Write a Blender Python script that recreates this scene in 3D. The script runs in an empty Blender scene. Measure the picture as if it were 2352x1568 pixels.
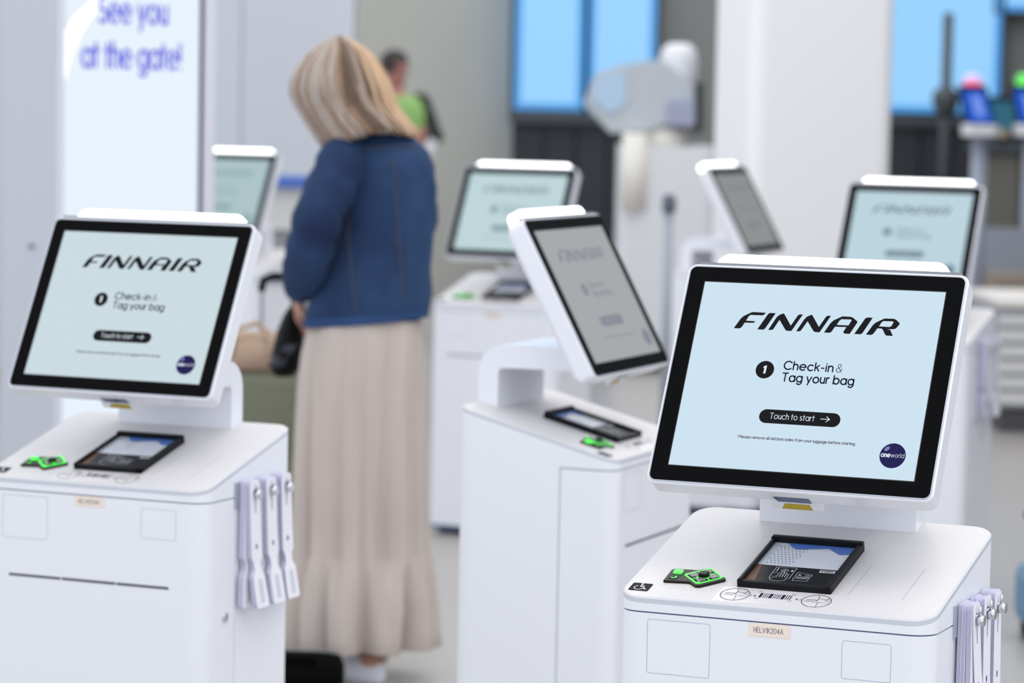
import bpy, bmesh, math, random
from mathutils import Vector, Matrix
from mathutils.geometry import tessellate_polygon
random.seed(7)
S = bpy.context.scene
COL = S.collection
R = math.radians

# ------------------------------------------------------------------ camera
FPX, PITCH, ROLL, CAMZ = 7065.26, 0.079267, 0.019961, 1.55
_cp, _sp, _cr, _sr = math.cos(PITCH), math.sin(PITCH), math.cos(ROLL), math.sin(ROLL)
_fw = Vector((0, _cp, -_sp)); _up0 = Vector((0, _sp, _cp)); _rt0 = Vector((1, 0, 0))
_rt = _rt0 * _cr + _up0 * _sr
_up = _up0 * _cr - _rt0 * _sr
cam = bpy.data.cameras.new('camera'); camo = bpy.data.objects.new('camera', cam); COL.objects.link(camo)
camo.matrix_world = Matrix(((_rt.x, _up.x, -_fw.x, 0), (_rt.y, _up.y, -_fw.y, 0), (_rt.z, _up.z, -_fw.z, CAMZ), (0, 0, 0, 1)))
cam.sensor_width = 36; cam.lens = FPX * 36 / 2352
cam.clip_start = .1; cam.clip_end = 200
cam.dof.use_dof = True; cam.dof.focus_distance = 4.50; cam.dof.aperture_fstop = 4.5
S.camera = camo

# ------------------------------------------------------------------ light
W = bpy.data.worlds.new('hall_light'); S.world = W; W.use_nodes = True
W.node_tree.nodes['Background'].inputs[0].default_value = (.90, .938, 1.0, 1)
W.node_tree.nodes['Background'].inputs[1].default_value = 1.21
def area(name, loc, size, power, color, rot=(0, 0, 0)):
    l = bpy.data.lights.new(name, 'AREA'); l.shape = 'RECTANGLE'; l.size, l.size_y = size
    l.energy = power; l.color = color
    o = bpy.data.objects.new(name, l); o.location = loc; o.rotation_euler = rot; COL.objects.link(o)
for i, (x, y) in enumerate([(.4, 2.0), (2.9, 2.0), (.4, 8.0), (2.9, 8.0), (.4, 14), (2.9, 14), (.4, 20), (2.9, 20)]):
    area('ceiling_luminaire', (x, y, 5.6), (1.2, 3.6), 44, (1, .95, .90))
S.view_settings.view_transform = 'Standard'; S.view_settings.look = 'None'
S.view_settings.exposure = 0.0; S.view_settings.gamma = 1.0; S.view_settings.use_curve_mapping = False

# ------------------------------------------------------------------ helpers
def at(u, v, Y):
    """point of the hall at depth Y seen at photo position (u, v)"""
    d = _fw + _rt * ((u - 1176) / FPX) - _up * ((v - 784) / FPX)
    p = d * (Y / d.y)
    return Vector((p.x, Y, p.z + CAMZ))

def lin(c):
    return tuple((x / 12.92 if x <= .04045 else ((x + .055) / 1.055) ** 2.4) for x in [v / 255 for v in c])
MATS = {}
def mat(name, rgb, rough=.5, metal=0, emit=None, strength=0, noise=0, nscale=20, spec=.5, stretch=None, coat=0, rgb2=None, bump=0):
    if name in MATS: return MATS[name]
    m = bpy.data.materials.new(name); m.use_nodes = True; nt = m.node_tree; b = nt.nodes['Principled BSDF']
    c = lin(rgb)
    b.inputs['Base Color'].default_value = (*c, 1); b.inputs['Roughness'].default_value = rough
    b.inputs['Metallic'].default_value = metal; b.inputs['Specular IOR Level'].default_value = spec
    b.inputs['Coat Weight'].default_value = coat
    if emit is not None:
        b.inputs['Emission Color'].default_value = (*lin(emit), 1); b.inputs['Emission Strength'].default_value = strength
    if noise:
        tc = nt.nodes.new('ShaderNodeTexCoord'); mp = nt.nodes.new('ShaderNodeMapping'); n = nt.nodes.new('ShaderNodeTexNoise')
        n.inputs['Scale'].default_value = nscale; n.inputs['Detail'].default_value = 5
        if stretch: mp.inputs['Scale'].default_value = stretch
        nt.links.new(tc.outputs['Object'], mp.inputs[0]); nt.links.new(mp.outputs[0], n.inputs['Vector'])
        mx = nt.nodes.new('ShaderNodeMix'); mx.data_type = 'RGBA'
        c2 = lin(rgb2) if rgb2 else tuple(x * (1 - noise) for x in c)
        mr = nt.nodes.new('ShaderNodeMapRange'); mr.inputs[1].default_value = .33; mr.inputs[2].default_value = .67
        nt.links.new(n.outputs['Fac'], mr.inputs[0]); nt.links.new(mr.outputs[0], mx.inputs['Factor'])
        mx.inputs[6].default_value = (*c, 1); mx.inputs[7].default_value = (*c2, 1)
        nt.links.new(mx.outputs[2], b.inputs['Base Color'])
        if bump:
            bp = nt.nodes.new('ShaderNodeBump'); bp.inputs['Strength'].default_value = bump; bp.inputs['Distance'].default_value = .002
            nt.links.new(n.outputs['Fac'], bp.inputs['Height']); nt.links.new(bp.outputs[0], b.inputs['Normal'])
    MATS[name] = m
    return m

class MB:
    """collects geometry, build() links it as one mesh object"""
    def __init__(s): s.v = []; s.f = []; s.mi = []; s.sm = []
    def add(s, vs, fs, mi=0, smooth=False):
        o = len(s.v); s.v += [tuple(v) for v in vs]; s.f += [tuple(i + o for i in f) for f in fs]
        s.mi += [mi] * len(fs); s.sm += [smooth] * len(fs); return s
    def box(s, x0, x1, y0, y1, z0, z1, mi=0, M=None):
        vs = [Vector((x, y, z)) for z in (z0, z1) for y in (y0, y1) for x in (x0, x1)]
        if M: vs = [M @ v for v in vs]
        return s.add(vs, [(0, 2, 3, 1), (4, 5, 7, 6), (0, 1, 5, 4), (2, 6, 7, 3), (0, 4, 6, 2), (1, 3, 7, 5)], mi)
    def loft(s, rings, cap0=True, cap1=True, mi=0, smooth=False, closed=True):
        n = len(rings[0]); vs = [p for r in rings for p in r]; fs = []
        for i in range(len(rings) - 1):
            for j in range(n if closed else n - 1):
                k = (j + 1) % n
                fs.append((i * n + j, i * n + k, (i + 1) * n + k, (i + 1) * n + j))
        s.add(vs, fs, mi, smooth)
        o = len(s.v) - len(vs)
        if cap0: s.f.append(tuple(o + j for j in reversed(range(n)))); s.mi.append(mi); s.sm.append(False)
        if cap1: s.f.append(tuple(o + (len(rings) - 1) * n + j for j in range(n))); s.mi.append(mi); s.sm.append(False)
        return s
    def poly(s, fr, rings, n=0.0, mi=0):
        """flat polygon with holes in frame fr"""
        vl = [[Vector((x, y, 0)) for x, y in r] for r in rings]
        flat = [p for r in rings for p in r]
        s.add([fr(x, y, n) for x, y in flat], tessellate_polygon(vl), mi); return s
    def prism(s, fr, pts, n0, n1, mi=0):
        s.loft([[fr(x, y, n0) for x, y in pts], [fr(x, y, n1) for x, y in pts]], mi=mi); return s
    def stroke(s, fr, pts, w, n=0.0, mi=0, close=False):
        P = [Vector(p) for p in pts]
        if close: P.append(P[0])
        for a, b in zip(P, P[1:]):
            t = b - a
            if t.length < 1e-9: continue
            t.normalize(); q = Vector((-t.y, t.x)) * w / 2; e = t * w * .35
            s.add([fr(*(a - e + q), n), fr(*(a - e - q), n), fr(*(b + e - q), n), fr(*(b + e + q), n)], [(0, 1, 2, 3)], mi)
        return s
    def tube(s, path, rad, seg=10, mi=0, smooth=True, caps=True, ry=None):
        P = [Vector(p) for p in path]; rad = list(rad) if hasattr(rad, '__len__') else [rad] * len(P)
        if caps:
            d0 = (P[0] - P[1]).normalized(); d1 = (P[-1] - P[-2]).normalized(); p0, p1, r0, r1 = P[0], P[-1], rad[0], rad[-1]
            P = [p0 + d0 * r0 * .97, p0 + d0 * r0 * .7] + P + [p1 + d1 * r1 * .7, p1 + d1 * r1 * .97]
            rad = [r0 * .25, r0 * .72] + rad + [r1 * .72, r1 * .25]
        rings = []; up = None
        for i, p in enumerate(P):
            t = (P[min(i + 1, len(P) - 1)] - P[max(i - 1, 0)]).normalized()
            if up is None:
                up = Vector((0, 0, 1)) if abs(t.z) < .9 else Vector((0, 1, 0))
            a = t.cross(up).normalized(); b = a.cross(t).normalized(); up = b
            k = ry if ry else 1
            rings.append([p + (a * math.cos(2 * math.pi * j / seg) + b * k * math.sin(2 * math.pi * j / seg)) * rad[i] for j in range(seg)])
        return s.loft(rings, True, True, mi, smooth)
    def ball(s, c, r, seg=16, mi=0):
        c = Vector(c); r = Vector(r) if hasattr(r, '__len__') else Vector((r, r, r))
        rings = [[c + Vector((r.x * math.sin(a) * math.cos(b), r.y * math.sin(a) * math.sin(b), -r.z * math.cos(a)))
                  for b in [2 * math.pi * j / seg for j in range(seg)]] for a in [math.pi * (i + .15) / (seg / 2 + .3) for i in range(seg // 2 + 1)]]
        return s.loft(rings, True, True, mi, True)
    def build(s, name, mats, parent=None, loc=None):
        me = bpy.data.meshes.new(name); me.from_pydata(s.v, [], s.f); me.update()
        mats = mats if isinstance(mats, (list, tuple)) else [mats]
        for m in mats: me.materials.append(m)
        me.polygons.foreach_set('material_index', s.mi); me.polygons.foreach_set('use_smooth', s.sm)
        bm = bmesh.new(); bm.from_mesh(me); bmesh.ops.recalc_face_normals(bm, faces=bm.faces); bm.to_mesh(me); bm.free()
        o = bpy.data.objects.new(name, me); COL.objects.link(o)
        if parent: o.parent = parent
        if loc: o.location = loc
        return o

def tag(o, label=None, cat=None, group=None, kind=None):
    if label: o['label'] = label
    if cat: o['category'] = cat
    if group: o['group'] = group
    if kind: o['kind'] = kind
    return o
def empty(name, loc, rz=0):
    o = bpy.data.objects.new(name, None); o.location = loc; o.rotation_euler = (0, 0, rz); o.empty_display_size = .1
    COL.objects.link(o); return o
def copy_tree(o, parent=None):
    c = o.copy(); COL.objects.link(c); c.parent = parent
    for ch in [x for x in ALL_CHILDREN(o)]: copy_tree(ch, c)
    return c
def ALL_CHILDREN(o): return list(o.children)

def rrect(w, h, r, n=6, cx=0, cy=0):
    pts = []
    for sx, sy, a0 in ((1, 1, 0), (-1, 1, 90), (-1, -1, 180), (1, -1, 270)):
        for i in range(n + 1):
            a = R(a0 + 90 * i / n)
            pts.append((cx + sx * (w / 2 - r) + r * math.cos(a), cy + sy * (h / 2 - r) + r * math.sin(a)))
    return pts
def circle(cx, cy, r, n=32, a0=0, a1=360):
    return [(cx + r * math.cos(R(a0 + (a1 - a0) * i / (n if a1 - a0 == 360 else n - 1))), cy + r * math.sin(R(a0 + (a1 - a0) * i / (n if a1 - a0 == 360 else n - 1)))) for i in range(n)]

def text_geo(body, bold=0.0, shear=0.0):
    """2-D verts and faces of a line of lettering, with its bounds"""
    c = bpy.data.curves.new('t', 'FONT'); c.body = body; c.size = 1; c.offset = bold; c.shear = shear; c.resolution_u = 3
    o = bpy.data.objects.new('t', c); COL.objects.link(o)
    dg = bpy.context.evaluated_depsgraph_get(); me = bpy.data.meshes.new_from_object(o.evaluated_get(dg))
    vs = [(v.co.x, v.co.y) for v in me.vertices]; fs = [tuple(p.vertices) for p in me.polygons]
    bpy.data.objects.remove(o); bpy.data.curves.remove(c); bpy.data.meshes.remove(me)
    return vs, fs
def put_text(mb, fr, body, x0, x1, base, cap, n=0.0, bold=0.0, shear=0.0, mi=0):
    """lettering from x0 to x1 on baseline base, cap height cap"""
    vs, fs = text_geo(body, min(bold, 0), shear)
    a = min(v[0] for v in vs); b = max(v[0] for v in vs)
    kx = (x1 - x0) / (b - a); ky = cap / .70
    e = max(bold, 0) * ky
    for dx, dy in (((-e, -e), (e, e), (-e, e), (e, -e)) if e else ((0, 0),)):
        mb.add([fr(x0 + dx + (v[0] - a) * kx, base + dy + v[1] * ky, n) for v in vs], fs, mi)
    return mb

def arc(cx, cy, r, a0, a1, n=14, ry=None):
    return [(cx + r * math.cos(R(a0 + (a1 - a0) * i / n)), cy + (ry or r) * math.sin(R(a0 + (a1 - a0) * i / n))) for i in range(n + 1)]
_o = arc(.35, .35, .35, 0, 360, 24)
GLYPH = {   # round single-weight letters: (strokes, width); cap height 1, x-height .7
    'o': ([_o], .70), 'a': ([_o, [(.70, .70), (.70, 0)]], .70), 'd': ([_o, [(.70, 1.02), (.70, 0)]], .70), 'b': ([_o, [(0, 1.02), (0, 0)]], .70),
    'g': ([_o, [(.70, .70), (.70, .02)] + arc(.36, .02, .34, 0, -140, 12, .33)], .70),
    'c': ([arc(.35, .35, .35, 48, 312, 20)], .62), 'e': ([[(.02, .36), (.69, .36)] + arc(.35, .35, .35, 2, 315, 22)], .70),
    'h': ([[(0, 0), (0, 1.02)], arc(.26, .42, .26, 180, 0) + [(.52, 0)]], .52), 'n': ([[(0, 0), (0, .70)], arc(.26, .42, .26, 180, 0, 14, .27) + [(.52, 0)]], .52),
    'm': ([[(0, 0), (0, .70)], arc(.23, .44, .23, 180, 0) + [(.46, 0)], arc(.69, .44, .23, 180, 0) + [(.92, 0)]], .92),
    'u': ([[(0, .70), (0, .28)] + arc(.26, .28, .26, 180, 360) + [(.52, .70)], [(.52, .70), (.52, 0)]], .52), 'r': ([[(0, 0), (0, .70)], arc(.25, .42, .25, 180, 75, 10, .28)], .32),
    'i': ([[(0, 0), (0, .70)], [(-.015, .95), (.015, .95)]], .02), 'l': ([[(0, 0), (0, 1.02)]], .02), 't': ([[(.13, 0), (.13, .95)], [(-.05, .68), (.34, .68)]], .30),
    'f': ([[(.13, 0), (.13, .80)] + arc(.32, .80, .19, 180, 80, 8, .22), [(-.04, .68), (.33, .68)]], .34), 'k': ([[(0, 0), (0, 1.02)], [(.02, .33), (.46, .70)], [(.16, .44), (.48, 0)]], .48),
    'y': ([[(0, .70), (.30, .02)], [(.60, .70), (.17, -.30)]], .60), 'v': ([[(0, .70), (.29, 0), (.58, .70)]], .58), 'w': ([[(0, .70), (.22, 0), (.44, .66), (.66, 0), (.88, .70)]], .88),
    's': ([arc(.23, .525, .20, 50, 270, 10, .175) + arc(.23, .175, .22, 90, -140, 10, .175)], .45), 'S': ([arc(.32, .75, .27, 40, 270, 12, .25) + arc(.32, .25, .30, 90, -145, 12, .25)], .62),
    'C': ([arc(.5, .5, .5, 45, 315, 24)], .87), 'T': ([[(0, 1), (.70, 1)], [(.35, 1), (.35, 0)]], .70), 'P': ([[(0, 0), (0, 1), (.33, 1)] + arc(.33, .72, .28, 90, -90) + [(0, .44)]], .60),
    'H': ([[(0, 0), (0, 1)], [(.62, 0), (.62, 1)], [(0, .5), (.62, .5)]], .62), 'E': ([[(.5, 0), (0, 0), (0, 1), (.5, 1)], [(0, .5), (.45, .5)]], .5), 'L': ([[(0, 1), (0, 0), (.48, 0)]], .48),
    'V': ([[(0, 1), (.36, 0), (.72, 1)]], .72), '1': ([[(0, .86), (.16, 1), (.16, 0)]], .18), 'K': ([[(0, 0), (0, 1)], [(.52, 1), (.02, .42)], [(.18, .60), (.56, 0)]], .56),
    '2': ([arc(.26, .73, .26, 160, -40, 12, .27) + [(0, 0), (.54, 0)]], .54), '0': ([arc(.32, .5, .32, 0, 360, 22, .5)], .64), '4': ([[(.42, 0), (.42, 1), (0, .28), (.58, .28)]], .58),
    'A': ([[(0, 0), (.37, 1), (.74, 0)], [(.13, .34), (.61, .34)]], .74),
    '-': ([[(.02, .38), (.32, .38)]], .34), '!': ([[(0, .32), (0, 1)], [(-.01, .03), (.01, .03)]], .02), ' ': ([], .10),
    '&': ([[(.72, 0), (.22, .66)] + arc(.38, .80, .19, 215, -40, 12, .20) + [(.30, .50)] + arc(.30, .25, .28, 125, 320, 12, .25) + [(.74, .45)]], .76),
}
def put_round(mb, fr, body, x0, x1, base, cap, n=0.0, weight=.10, mi=0):
    """round lettering fitted between x0 and x1"""
    gap = .25; x = 0; place = []
    for ch in body: place.append((x, ch)); x += GLYPH[ch][1] + gap + (.0 if ch != ' ' else .02)
    k = (x1 - x0) / (x - gap)
    for gx, ch in place:
        for st in GLYPH[ch][0]: mb.stroke(fr, [(x0 + (gx + p) * k, base + q * cap) for p, q in st], weight * cap, n, mi)
    return mb

# ------------------------------------------------------------------ materials
white = mat('white_paint', (238, 240, 246), .38, spec=.4)
white2 = mat('white_gloss', (238, 240, 247), .22, spec=.5)
topw = mat('warm_white_top', (215, 213, 214), .5, noise=.025, nscale=140, spec=.35)
edgeg = mat('pale_grey_edge', (203, 207, 217), .4)
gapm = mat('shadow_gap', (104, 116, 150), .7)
black = mat('black_plastic', (13, 15, 18), .45, spec=.2)
blackg = mat('black_glass', (9, 9, 10), .22, spec=.05)
steel = mat('brushed_steel', (186, 190, 200), .25, metal=1)
chrome = mat('chrome', (215, 217, 222), .12, metal=1)
greym = mat('grey_strip', (136, 139, 146), .7, spec=.1)
ink = mat('dark_ink', (26, 26, 30), .5, spec=.05)
inkn = mat('navy_ink', (30, 36, 62), .5, spec=.05)
inkp = mat('purple_ink', (78, 48, 84), .5, spec=.05)
fine = mat('fine_line', (170, 176, 200), .6)
redi = mat('red_ink', (176, 78, 80), .6)
beige = mat('beige_label', (242, 229, 216), .6)
yellow = mat('yellow_label', (205, 178, 60), .5, noise=.35, nscale=600)
stick = mat('sticker_film', (221, 217, 219), .3)
green = mat('green_glow', (60, 200, 60), .4, emit=(70, 250, 75), strength=1.15)
keyg = mat('grey_key', (104, 104, 106), .35)
lamp = mat('lamp_diffuser', (255, 255, 255), .4, emit=(252, 253, 255), strength=3.0)
tagw = mat('tag_paper', (240, 240, 248), .6)
tagl = mat('tag_edge', (197, 194, 222), .7)
tagp = mat('tag_print', (208, 210, 222), .7)
tagh = mat('tag_hole', (112, 112, 172), .8)
view_blue = mat('glass_view_blue', (78, 118, 196), .5)
brownm = mat('brown_reflection', (110, 76, 60), .5)
pill = mat('screen_black', (24, 24, 28), .5, spec=.05)
def screen_mat(name, c, s=1.0): return mat(name, (5, 6, 7), .35, emit=c, strength=s, spec=.05)
scr_text = screen_mat('screen_white_text', (225, 238, 246), 1.0)
globe_m = screen_mat('screen_globe_blue', (34, 30, 84), 1.0)
globe_h = screen_mat('screen_globe_glint', (120, 128, 190), 1.0)

# ------------------------------------------------------------------ setting
def simple(name, mb, m, label=None, cat=None, group=None, kind=None, loc=None):
    return tag(mb.build(name, m, None, loc), label, cat, group, kind)
floor_m = mat('polished_floor', (172, 168, 164), .3, noise=.10, nscale=1.4, spec=.4, stretch=(1, .35, 1))
simple('floor', MB().box(-9, 12, -2, 27, -.1, 0), floor_m, kind='structure')
wall_m = mat('grey_beige_wall', (194, 194, 186), .8, noise=.05, nscale=.6)
wall_d = mat('dark_grey_wall', (138, 142, 140), .8)
wall_w = mat('white_wall_panel', (206, 211, 220), .7, noise=.05, nscale=.9, stretch=(1, 1, .1))
xL = at(812, 400, 24).x; xM = at(1176, 200, 24).x
simple('wall_back', MB().box(xL - 3, 12, 24, 24.3, 0, 5), wall_m, kind='structure')
simple('wall_right', MB().box(at(1500, 200, 23.6).x, 12, 23.6, 24.0, 0, 5), wall_d, kind='structure')

simple('wall_light_blocker', MB().box(4.2, 4.4, 7.0, 23.6, 0, 5), mat('blocker_grey', (112, 116, 122), .8), kind='structure')  # unseen wall, added to block light and darken sides facing right
# wall of white panels on the left, further forward
wl = empty('wall_left', (0, 0, 0)); tag(wl, kind='structure')
x1 = at(810, 300, 17).x; pw = .62
for i in range(8):
    MB().box(x1 - (i + 1) * pw + .006, x1 - i * pw, 17, 17.12, 0, 5).build('wall_panel', wall_w, wl)
MB().box(x1 - 8 * pw, x1, 17.03, 17.14, 0, 5).build('wall_core', edgeg, wl)

frame_d = mat('window_frame', (70, 76, 80), .5)
sky_b = mat('window_blue_glow', (20, 30, 40), .3, emit=(150, 208, 255), strength=1.0)
sky_c = mat('window_deep_blue', (20, 30, 40), .3, emit=(78, 158, 228), strength=1.0)
dark_p = mat('dark_counter_panel', (48, 52, 60), .6, noise=.2, nscale=1.5)
def window(name, u0, u1, v0, v1, Y, m=None, fw=.035):
    a = at(u0, v0, Y); b = at(u1, v1, Y); x0, x1, z0, z1 = a.x, b.x, b.z, a.z
    w = empty(name, ((x0 + x1) / 2, Y, z0)); tag(w, kind='structure'); X = w.location.x; Z = w.location.z
    mb = MB()
    for q in ((x0 - fw, x0, z0 - fw, z1 + fw), (x1, x1 + fw, z0 - fw, z1 + fw), (x0, x1, z0 - fw, z0), (x0, x1, z1, z1 + fw)):
        mb.box(q[0] - X, q[1] - X, -.05, .10, q[2] - Z, q[3] - Z)
    mb.build('window_frame', frame_d, w)
    # glass leaves a narrow deeper-tinted border along the frame
    g = MB().box(x0 - X, x1 - X, .02, .06, 0, z1 - Z, 0); g.box(x0 + .05 - X, x1 - .05 - X, .005, .02, .05, z1 - Z - .02, 1)
    g.build('pane', [m or sky_c, sky_b], w)
    return w
window('window_1', 1194, 1338, -420, 254, 23.5)
window('window_2', 1364, 1503, -420, 262, 23.5)
window('window_3', 2020, 2294, -420, 262, 23.5, fw=.02)
window('window_4', 2302, 2440, -420, 28, 23.5, fw=.02)

# dark counters under the windows
def counter(u0, u1, v0, Y, label, n, pm=None):
    a = at(u0, v0, Y); b = at(u1, v0, Y); x = (a.x + b.x) / 2; w = b.x - a.x
    t = empty('service_counter', (x, Y, 0)); tag(t, label, 'counter')
    MB().box(-w / 2 - .03, w / 2 + .03, -.05, .72, a.z - .06, a.z).build('worktop', frame_d, t)
    for i in range(n):
        MB().box(-w / 2 + w * i / n + .008, -w / 2 + w * (i + 1) / n - .008, 0, .03, .10, a.z - .065).build('front_panel', pm or dark_p, t)
    MB().box(-w / 2, w / 2, .03, .68, .10, a.z - .061).build('carcass', black, t)
    MB().box(-w / 2 + .03, w / 2 - .03, .06, .66, 0, .10).build('plinth', frame_d, t)
counter(1178, 1470, 262, 22.4, 'dark counter below the pair of blue windows in the middle', 4)
counter(2040, 2420, 270, 22.4, 'dark counter below the blue windows on the far right', 5)

# square white column
def column():
    P = at(1718, 500, 14.0); y = R(13)
    t = empty('square_column', (P.x, 14.0, 0), y)
    tag(t, 'thick square white column behind the kiosks', 'column')
    w, d, r = .69, .62, .07
    pts = rrect(w, d, r, 5, w / 2, d / 2)
    MB().loft([[(x, yy, .12) for x, yy in pts], [(x, yy, 5) for x, yy in pts]]).build('shaft', mat('column_white', (252, 252, 254), .6), t)
    pts = rrect(w + .02, d + .02, r, 5, w / 2, d / 2)
    MB().loft([[(x, yy, 0) for x, yy in pts], [(x, yy, .12) for x, yy in pts]]).build('base_trim', steel, t)
column()

# ------------------------------------------------------------------ pillar with the lit display
def display_pillar():
    y = R(40); P = at(135, 500, 9.5)
    t = empty('display_pillar', (P.x, P.y, 0), y)
    tag(t, 'tall grey pillar with a lit display reading See you at the gate', 'display pillar')
    grey = mat('pillar_grey', (200, 204, 214), .5); wedge = mat('pillar_edge', (228, 228, 238), .4)
    MB().box(.004, .573, .004, .345, .02, 3.2).build('pillar_shell', grey, t)
    MB().box(-.0, .012, -.004, .012, .02, 3.2).build('corner_trim', wedge, t)
    MB().box(.531, .575, -.004, .02, .02, 3.2).build('side_trim', wedge, t)
    MB().box(.0125, .531, -.001, .004, .06, 3.1).build('display_frame', mat('display_frame_navy', (28, 40, 84), .3), t)
    fr = lambda x, z, n: (x, -.002 - n, z)
    D = MB().poly(fr, [[(.014, .10), (.514, .10), (.514, 3.0), (.014, 3.0)]]).build('display', screen_mat('display_blue_white', (232, 243, 254), 1.0), t)
    lm = screen_mat('display_violet_text', (96, 98, 226), 1.0)
    m = MB(); put_round(m, fr, 'See you', .137, .388, 1.757, .078, .0006, .13); put_round(m, fr, 'at the gate!', .078, .440, 1.617, .078, .0006, .13)
    m.build('lettering', lm, D)
    sw = MB(); sw.poly(fr, [[(.0142, 1.585), (.0142, 1.72), (.05, 1.775), (.12, 1.83), (.17, 1.86), (.215, 1.87), (.135, 1.80), (.075, 1.72), (.045, 1.66), (.028, 1.61), (.020, 1.57)]], .0003)
    sw.build('swoosh_graphic', screen_mat('display_swoosh', (255, 255, 255), 1.25), D)
    MB().tube([(.0, .16, 1.055), (-.004, .16, 1.055)], .008, 12).build('screw_cap', mat('screw_grey', (120, 126, 140), .4), t)
display_pillar()

# ------------------------------------------------------------------ check-in kiosk
Z0 = CAMZ - .72962            # front edge of the kiosk top
TILT = .494; SY, SZ = .14151, .32187
SL = math.atan(.09234 / .35432); cS, sS = math.cos(SL), math.sin(SL); KS = math.tan(SL)
_sO = Vector((0, SY, Z0 + SZ)); _sU = Vector((0, math.sin(TILT), math.cos(TILT))); _sN = Vector((0, -math.cos(TILT), math.sin(TILT)))
def fs(x, u, n): return _sO + Vector((x, 0, 0)) + _sU * u + _sN * n           # screen frame
_tV = Vector((0, cS, sS)); _tN = Vector((0, -sS, cS))
def ft(x, v, n): return Vector((x, 0, Z0)) + _tV * v + _tN * n                # sloping top frame
def ff(x, z, n): return Vector((x, -n, Z0 + z))                               # front frame
LOGO = [
    [[(-128.0,75.4), (-118.6,75.5), (-116.0,77.4), (-112.3,85.4), (-99.4,85.6), (-97.4,86.5), (-95.9,88.6), (-110.9,88.8), (-107.9,96.4), (-105.5,98.5), (-86.6,98.8), (-84.0,100.2), (-81.9,103.4), (-102.2,103.6), (-105.6,102.6), (-116.1,96.3), (-120.0,91.7)]],
    [[(-90.8,75.4), (-81.4,75.4), (-78.7,77.4), (-66.6,103.4), (-75.5,103.5), (-78.3,101.7)]],
    [[(-73.6,75.4), (-68.0,75.5), (-65.6,77.3), (-58.8,92.8), (-46.8,76.9), (-44.1,75.5), (-37.1,75.5), (-23.9,103.5), (-28.7,103.5), (-31.5,101.6), (-39.6,84.3), (-53.0,102.9), (-55.0,103.7), (-60.9,100.6), (-64.4,96.3)]],
    [[(-29.7,75.5), (-24.5,75.5), (-22.2,77.3), (-14.8,92.7), (-3.3,77.5), (-0.4,75.7), (6.7,75.6), (19.9,103.5), (15.0,103.5), (12.3,101.7), (4.2,84.4), (-8.9,102.8), (-10.6,103.7), (-16.8,100.5), (-20.6,95.7)]],
    [[(13.5,75.7), (22.4,75.7), (25.0,77.5), (28.9,86.0), (46.6,86.4), (43.1,78.7), (44.0,76.3), (46.2,75.5), (53.4,75.6), (62.1,94.8), (61.8,96.4), (54.2,102.1), (50.6,103.4), (38.5,103.6), (35.8,102.7), (24.9,96.2), (21.1,91.6)], [(31.0,89.2), (34.4,96.5), (36.7,98.7), (51.1,99.0), (52.9,98.2), (49.1,89.2)]],
    [[(60.3,75.8), (69.9,75.8), (72.5,77.6), (84.3,103.7), (75.4,103.6), (72.8,101.7)]],
    [[(78.3,75.8), (86.6,75.7), (89.4,77.6), (94.2,86.8), (100.1,86.8), (102.3,85.5), (107.3,77.3), (109.8,75.8), (119.6,75.8), (114.2,84.9), (112.2,85.8), (109.0,86.1), (118.7,86.7), (122.3,88.0), (126.7,95.2), (126.4,96.9), (120.4,102.1), (116.5,103.6), (103.5,103.4), (101.0,102.7), (90.0,96.0), (86.2,91.5)], [(95.9,90.2), (99.0,96.8), (101.2,99.0), (115.6,99.2), (117.1,97.9), (114.6,91.4), (112.0,89.9)]],
]
KW, KD, KR = .48, .3543, .036
def outline(inset=0):
    """plan of the cabinet, counter-clockwise from the middle of the back"""
    return rrect(KW - 2 * inset, KD - 2 * inset, KR - inset, 8, 0, KD / 2)
def front_path(ycut, inset=0):
    """plan line from the left side over the front to the right side"""
    p = outline(inset); k = len(p); r = KR - inset
    lower = [q for q in p if q[1] <= KR + 1e-6]           # front corners
    left = sorted([q for q in lower if q[0] < 0], key=lambda q: -q[1]); right = sorted([q for q in lower if q[0] > 0], key=lambda q: q[1])
    x = KW / 2 - inset
    return [(-x, ycut)] + left + right + [(x, ycut)]
def rear_path(ycut, inset=0):
    p = outline(inset); x = KW / 2 - inset
    up = [q for q in p if q[1] >= KD - KR - 1e-6]
    right = sorted([q for q in up if q[0] > 0], key=lambda q: q[1]); left = sorted([q for q in up if q[0] < 0], key=lambda q: -q[1])
    return [(x, ycut)] + right + left + [(-x, ycut)]
def shell(mb, pf, ycut, zb, zt, th=.004, mi=0, bev=0):
    o = pf(ycut, 0); i = pf(ycut, th); n = len(o)
    vs = []; 
    for (x, y), (a, b) in zip(o, i):
        vs += [(x, y, zb(y)), (x, y, zt(y)), (a, b, zt(b)), (a, b, zb(b))]
    fs_ = []
    for j in range(n - 1):
        A = 4 * j; B = A + 4
        for k in range(4): fs_.append((A + k, B + k, B + (k + 1) % 4, A + (k + 1) % 4))
    fs_ += [(0, 1, 2, 3), (4 * n - 4, 4 * n - 1, 4 * n - 2, 4 * n - 3)]
    mb.add(vs, fs_, mi)

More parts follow.
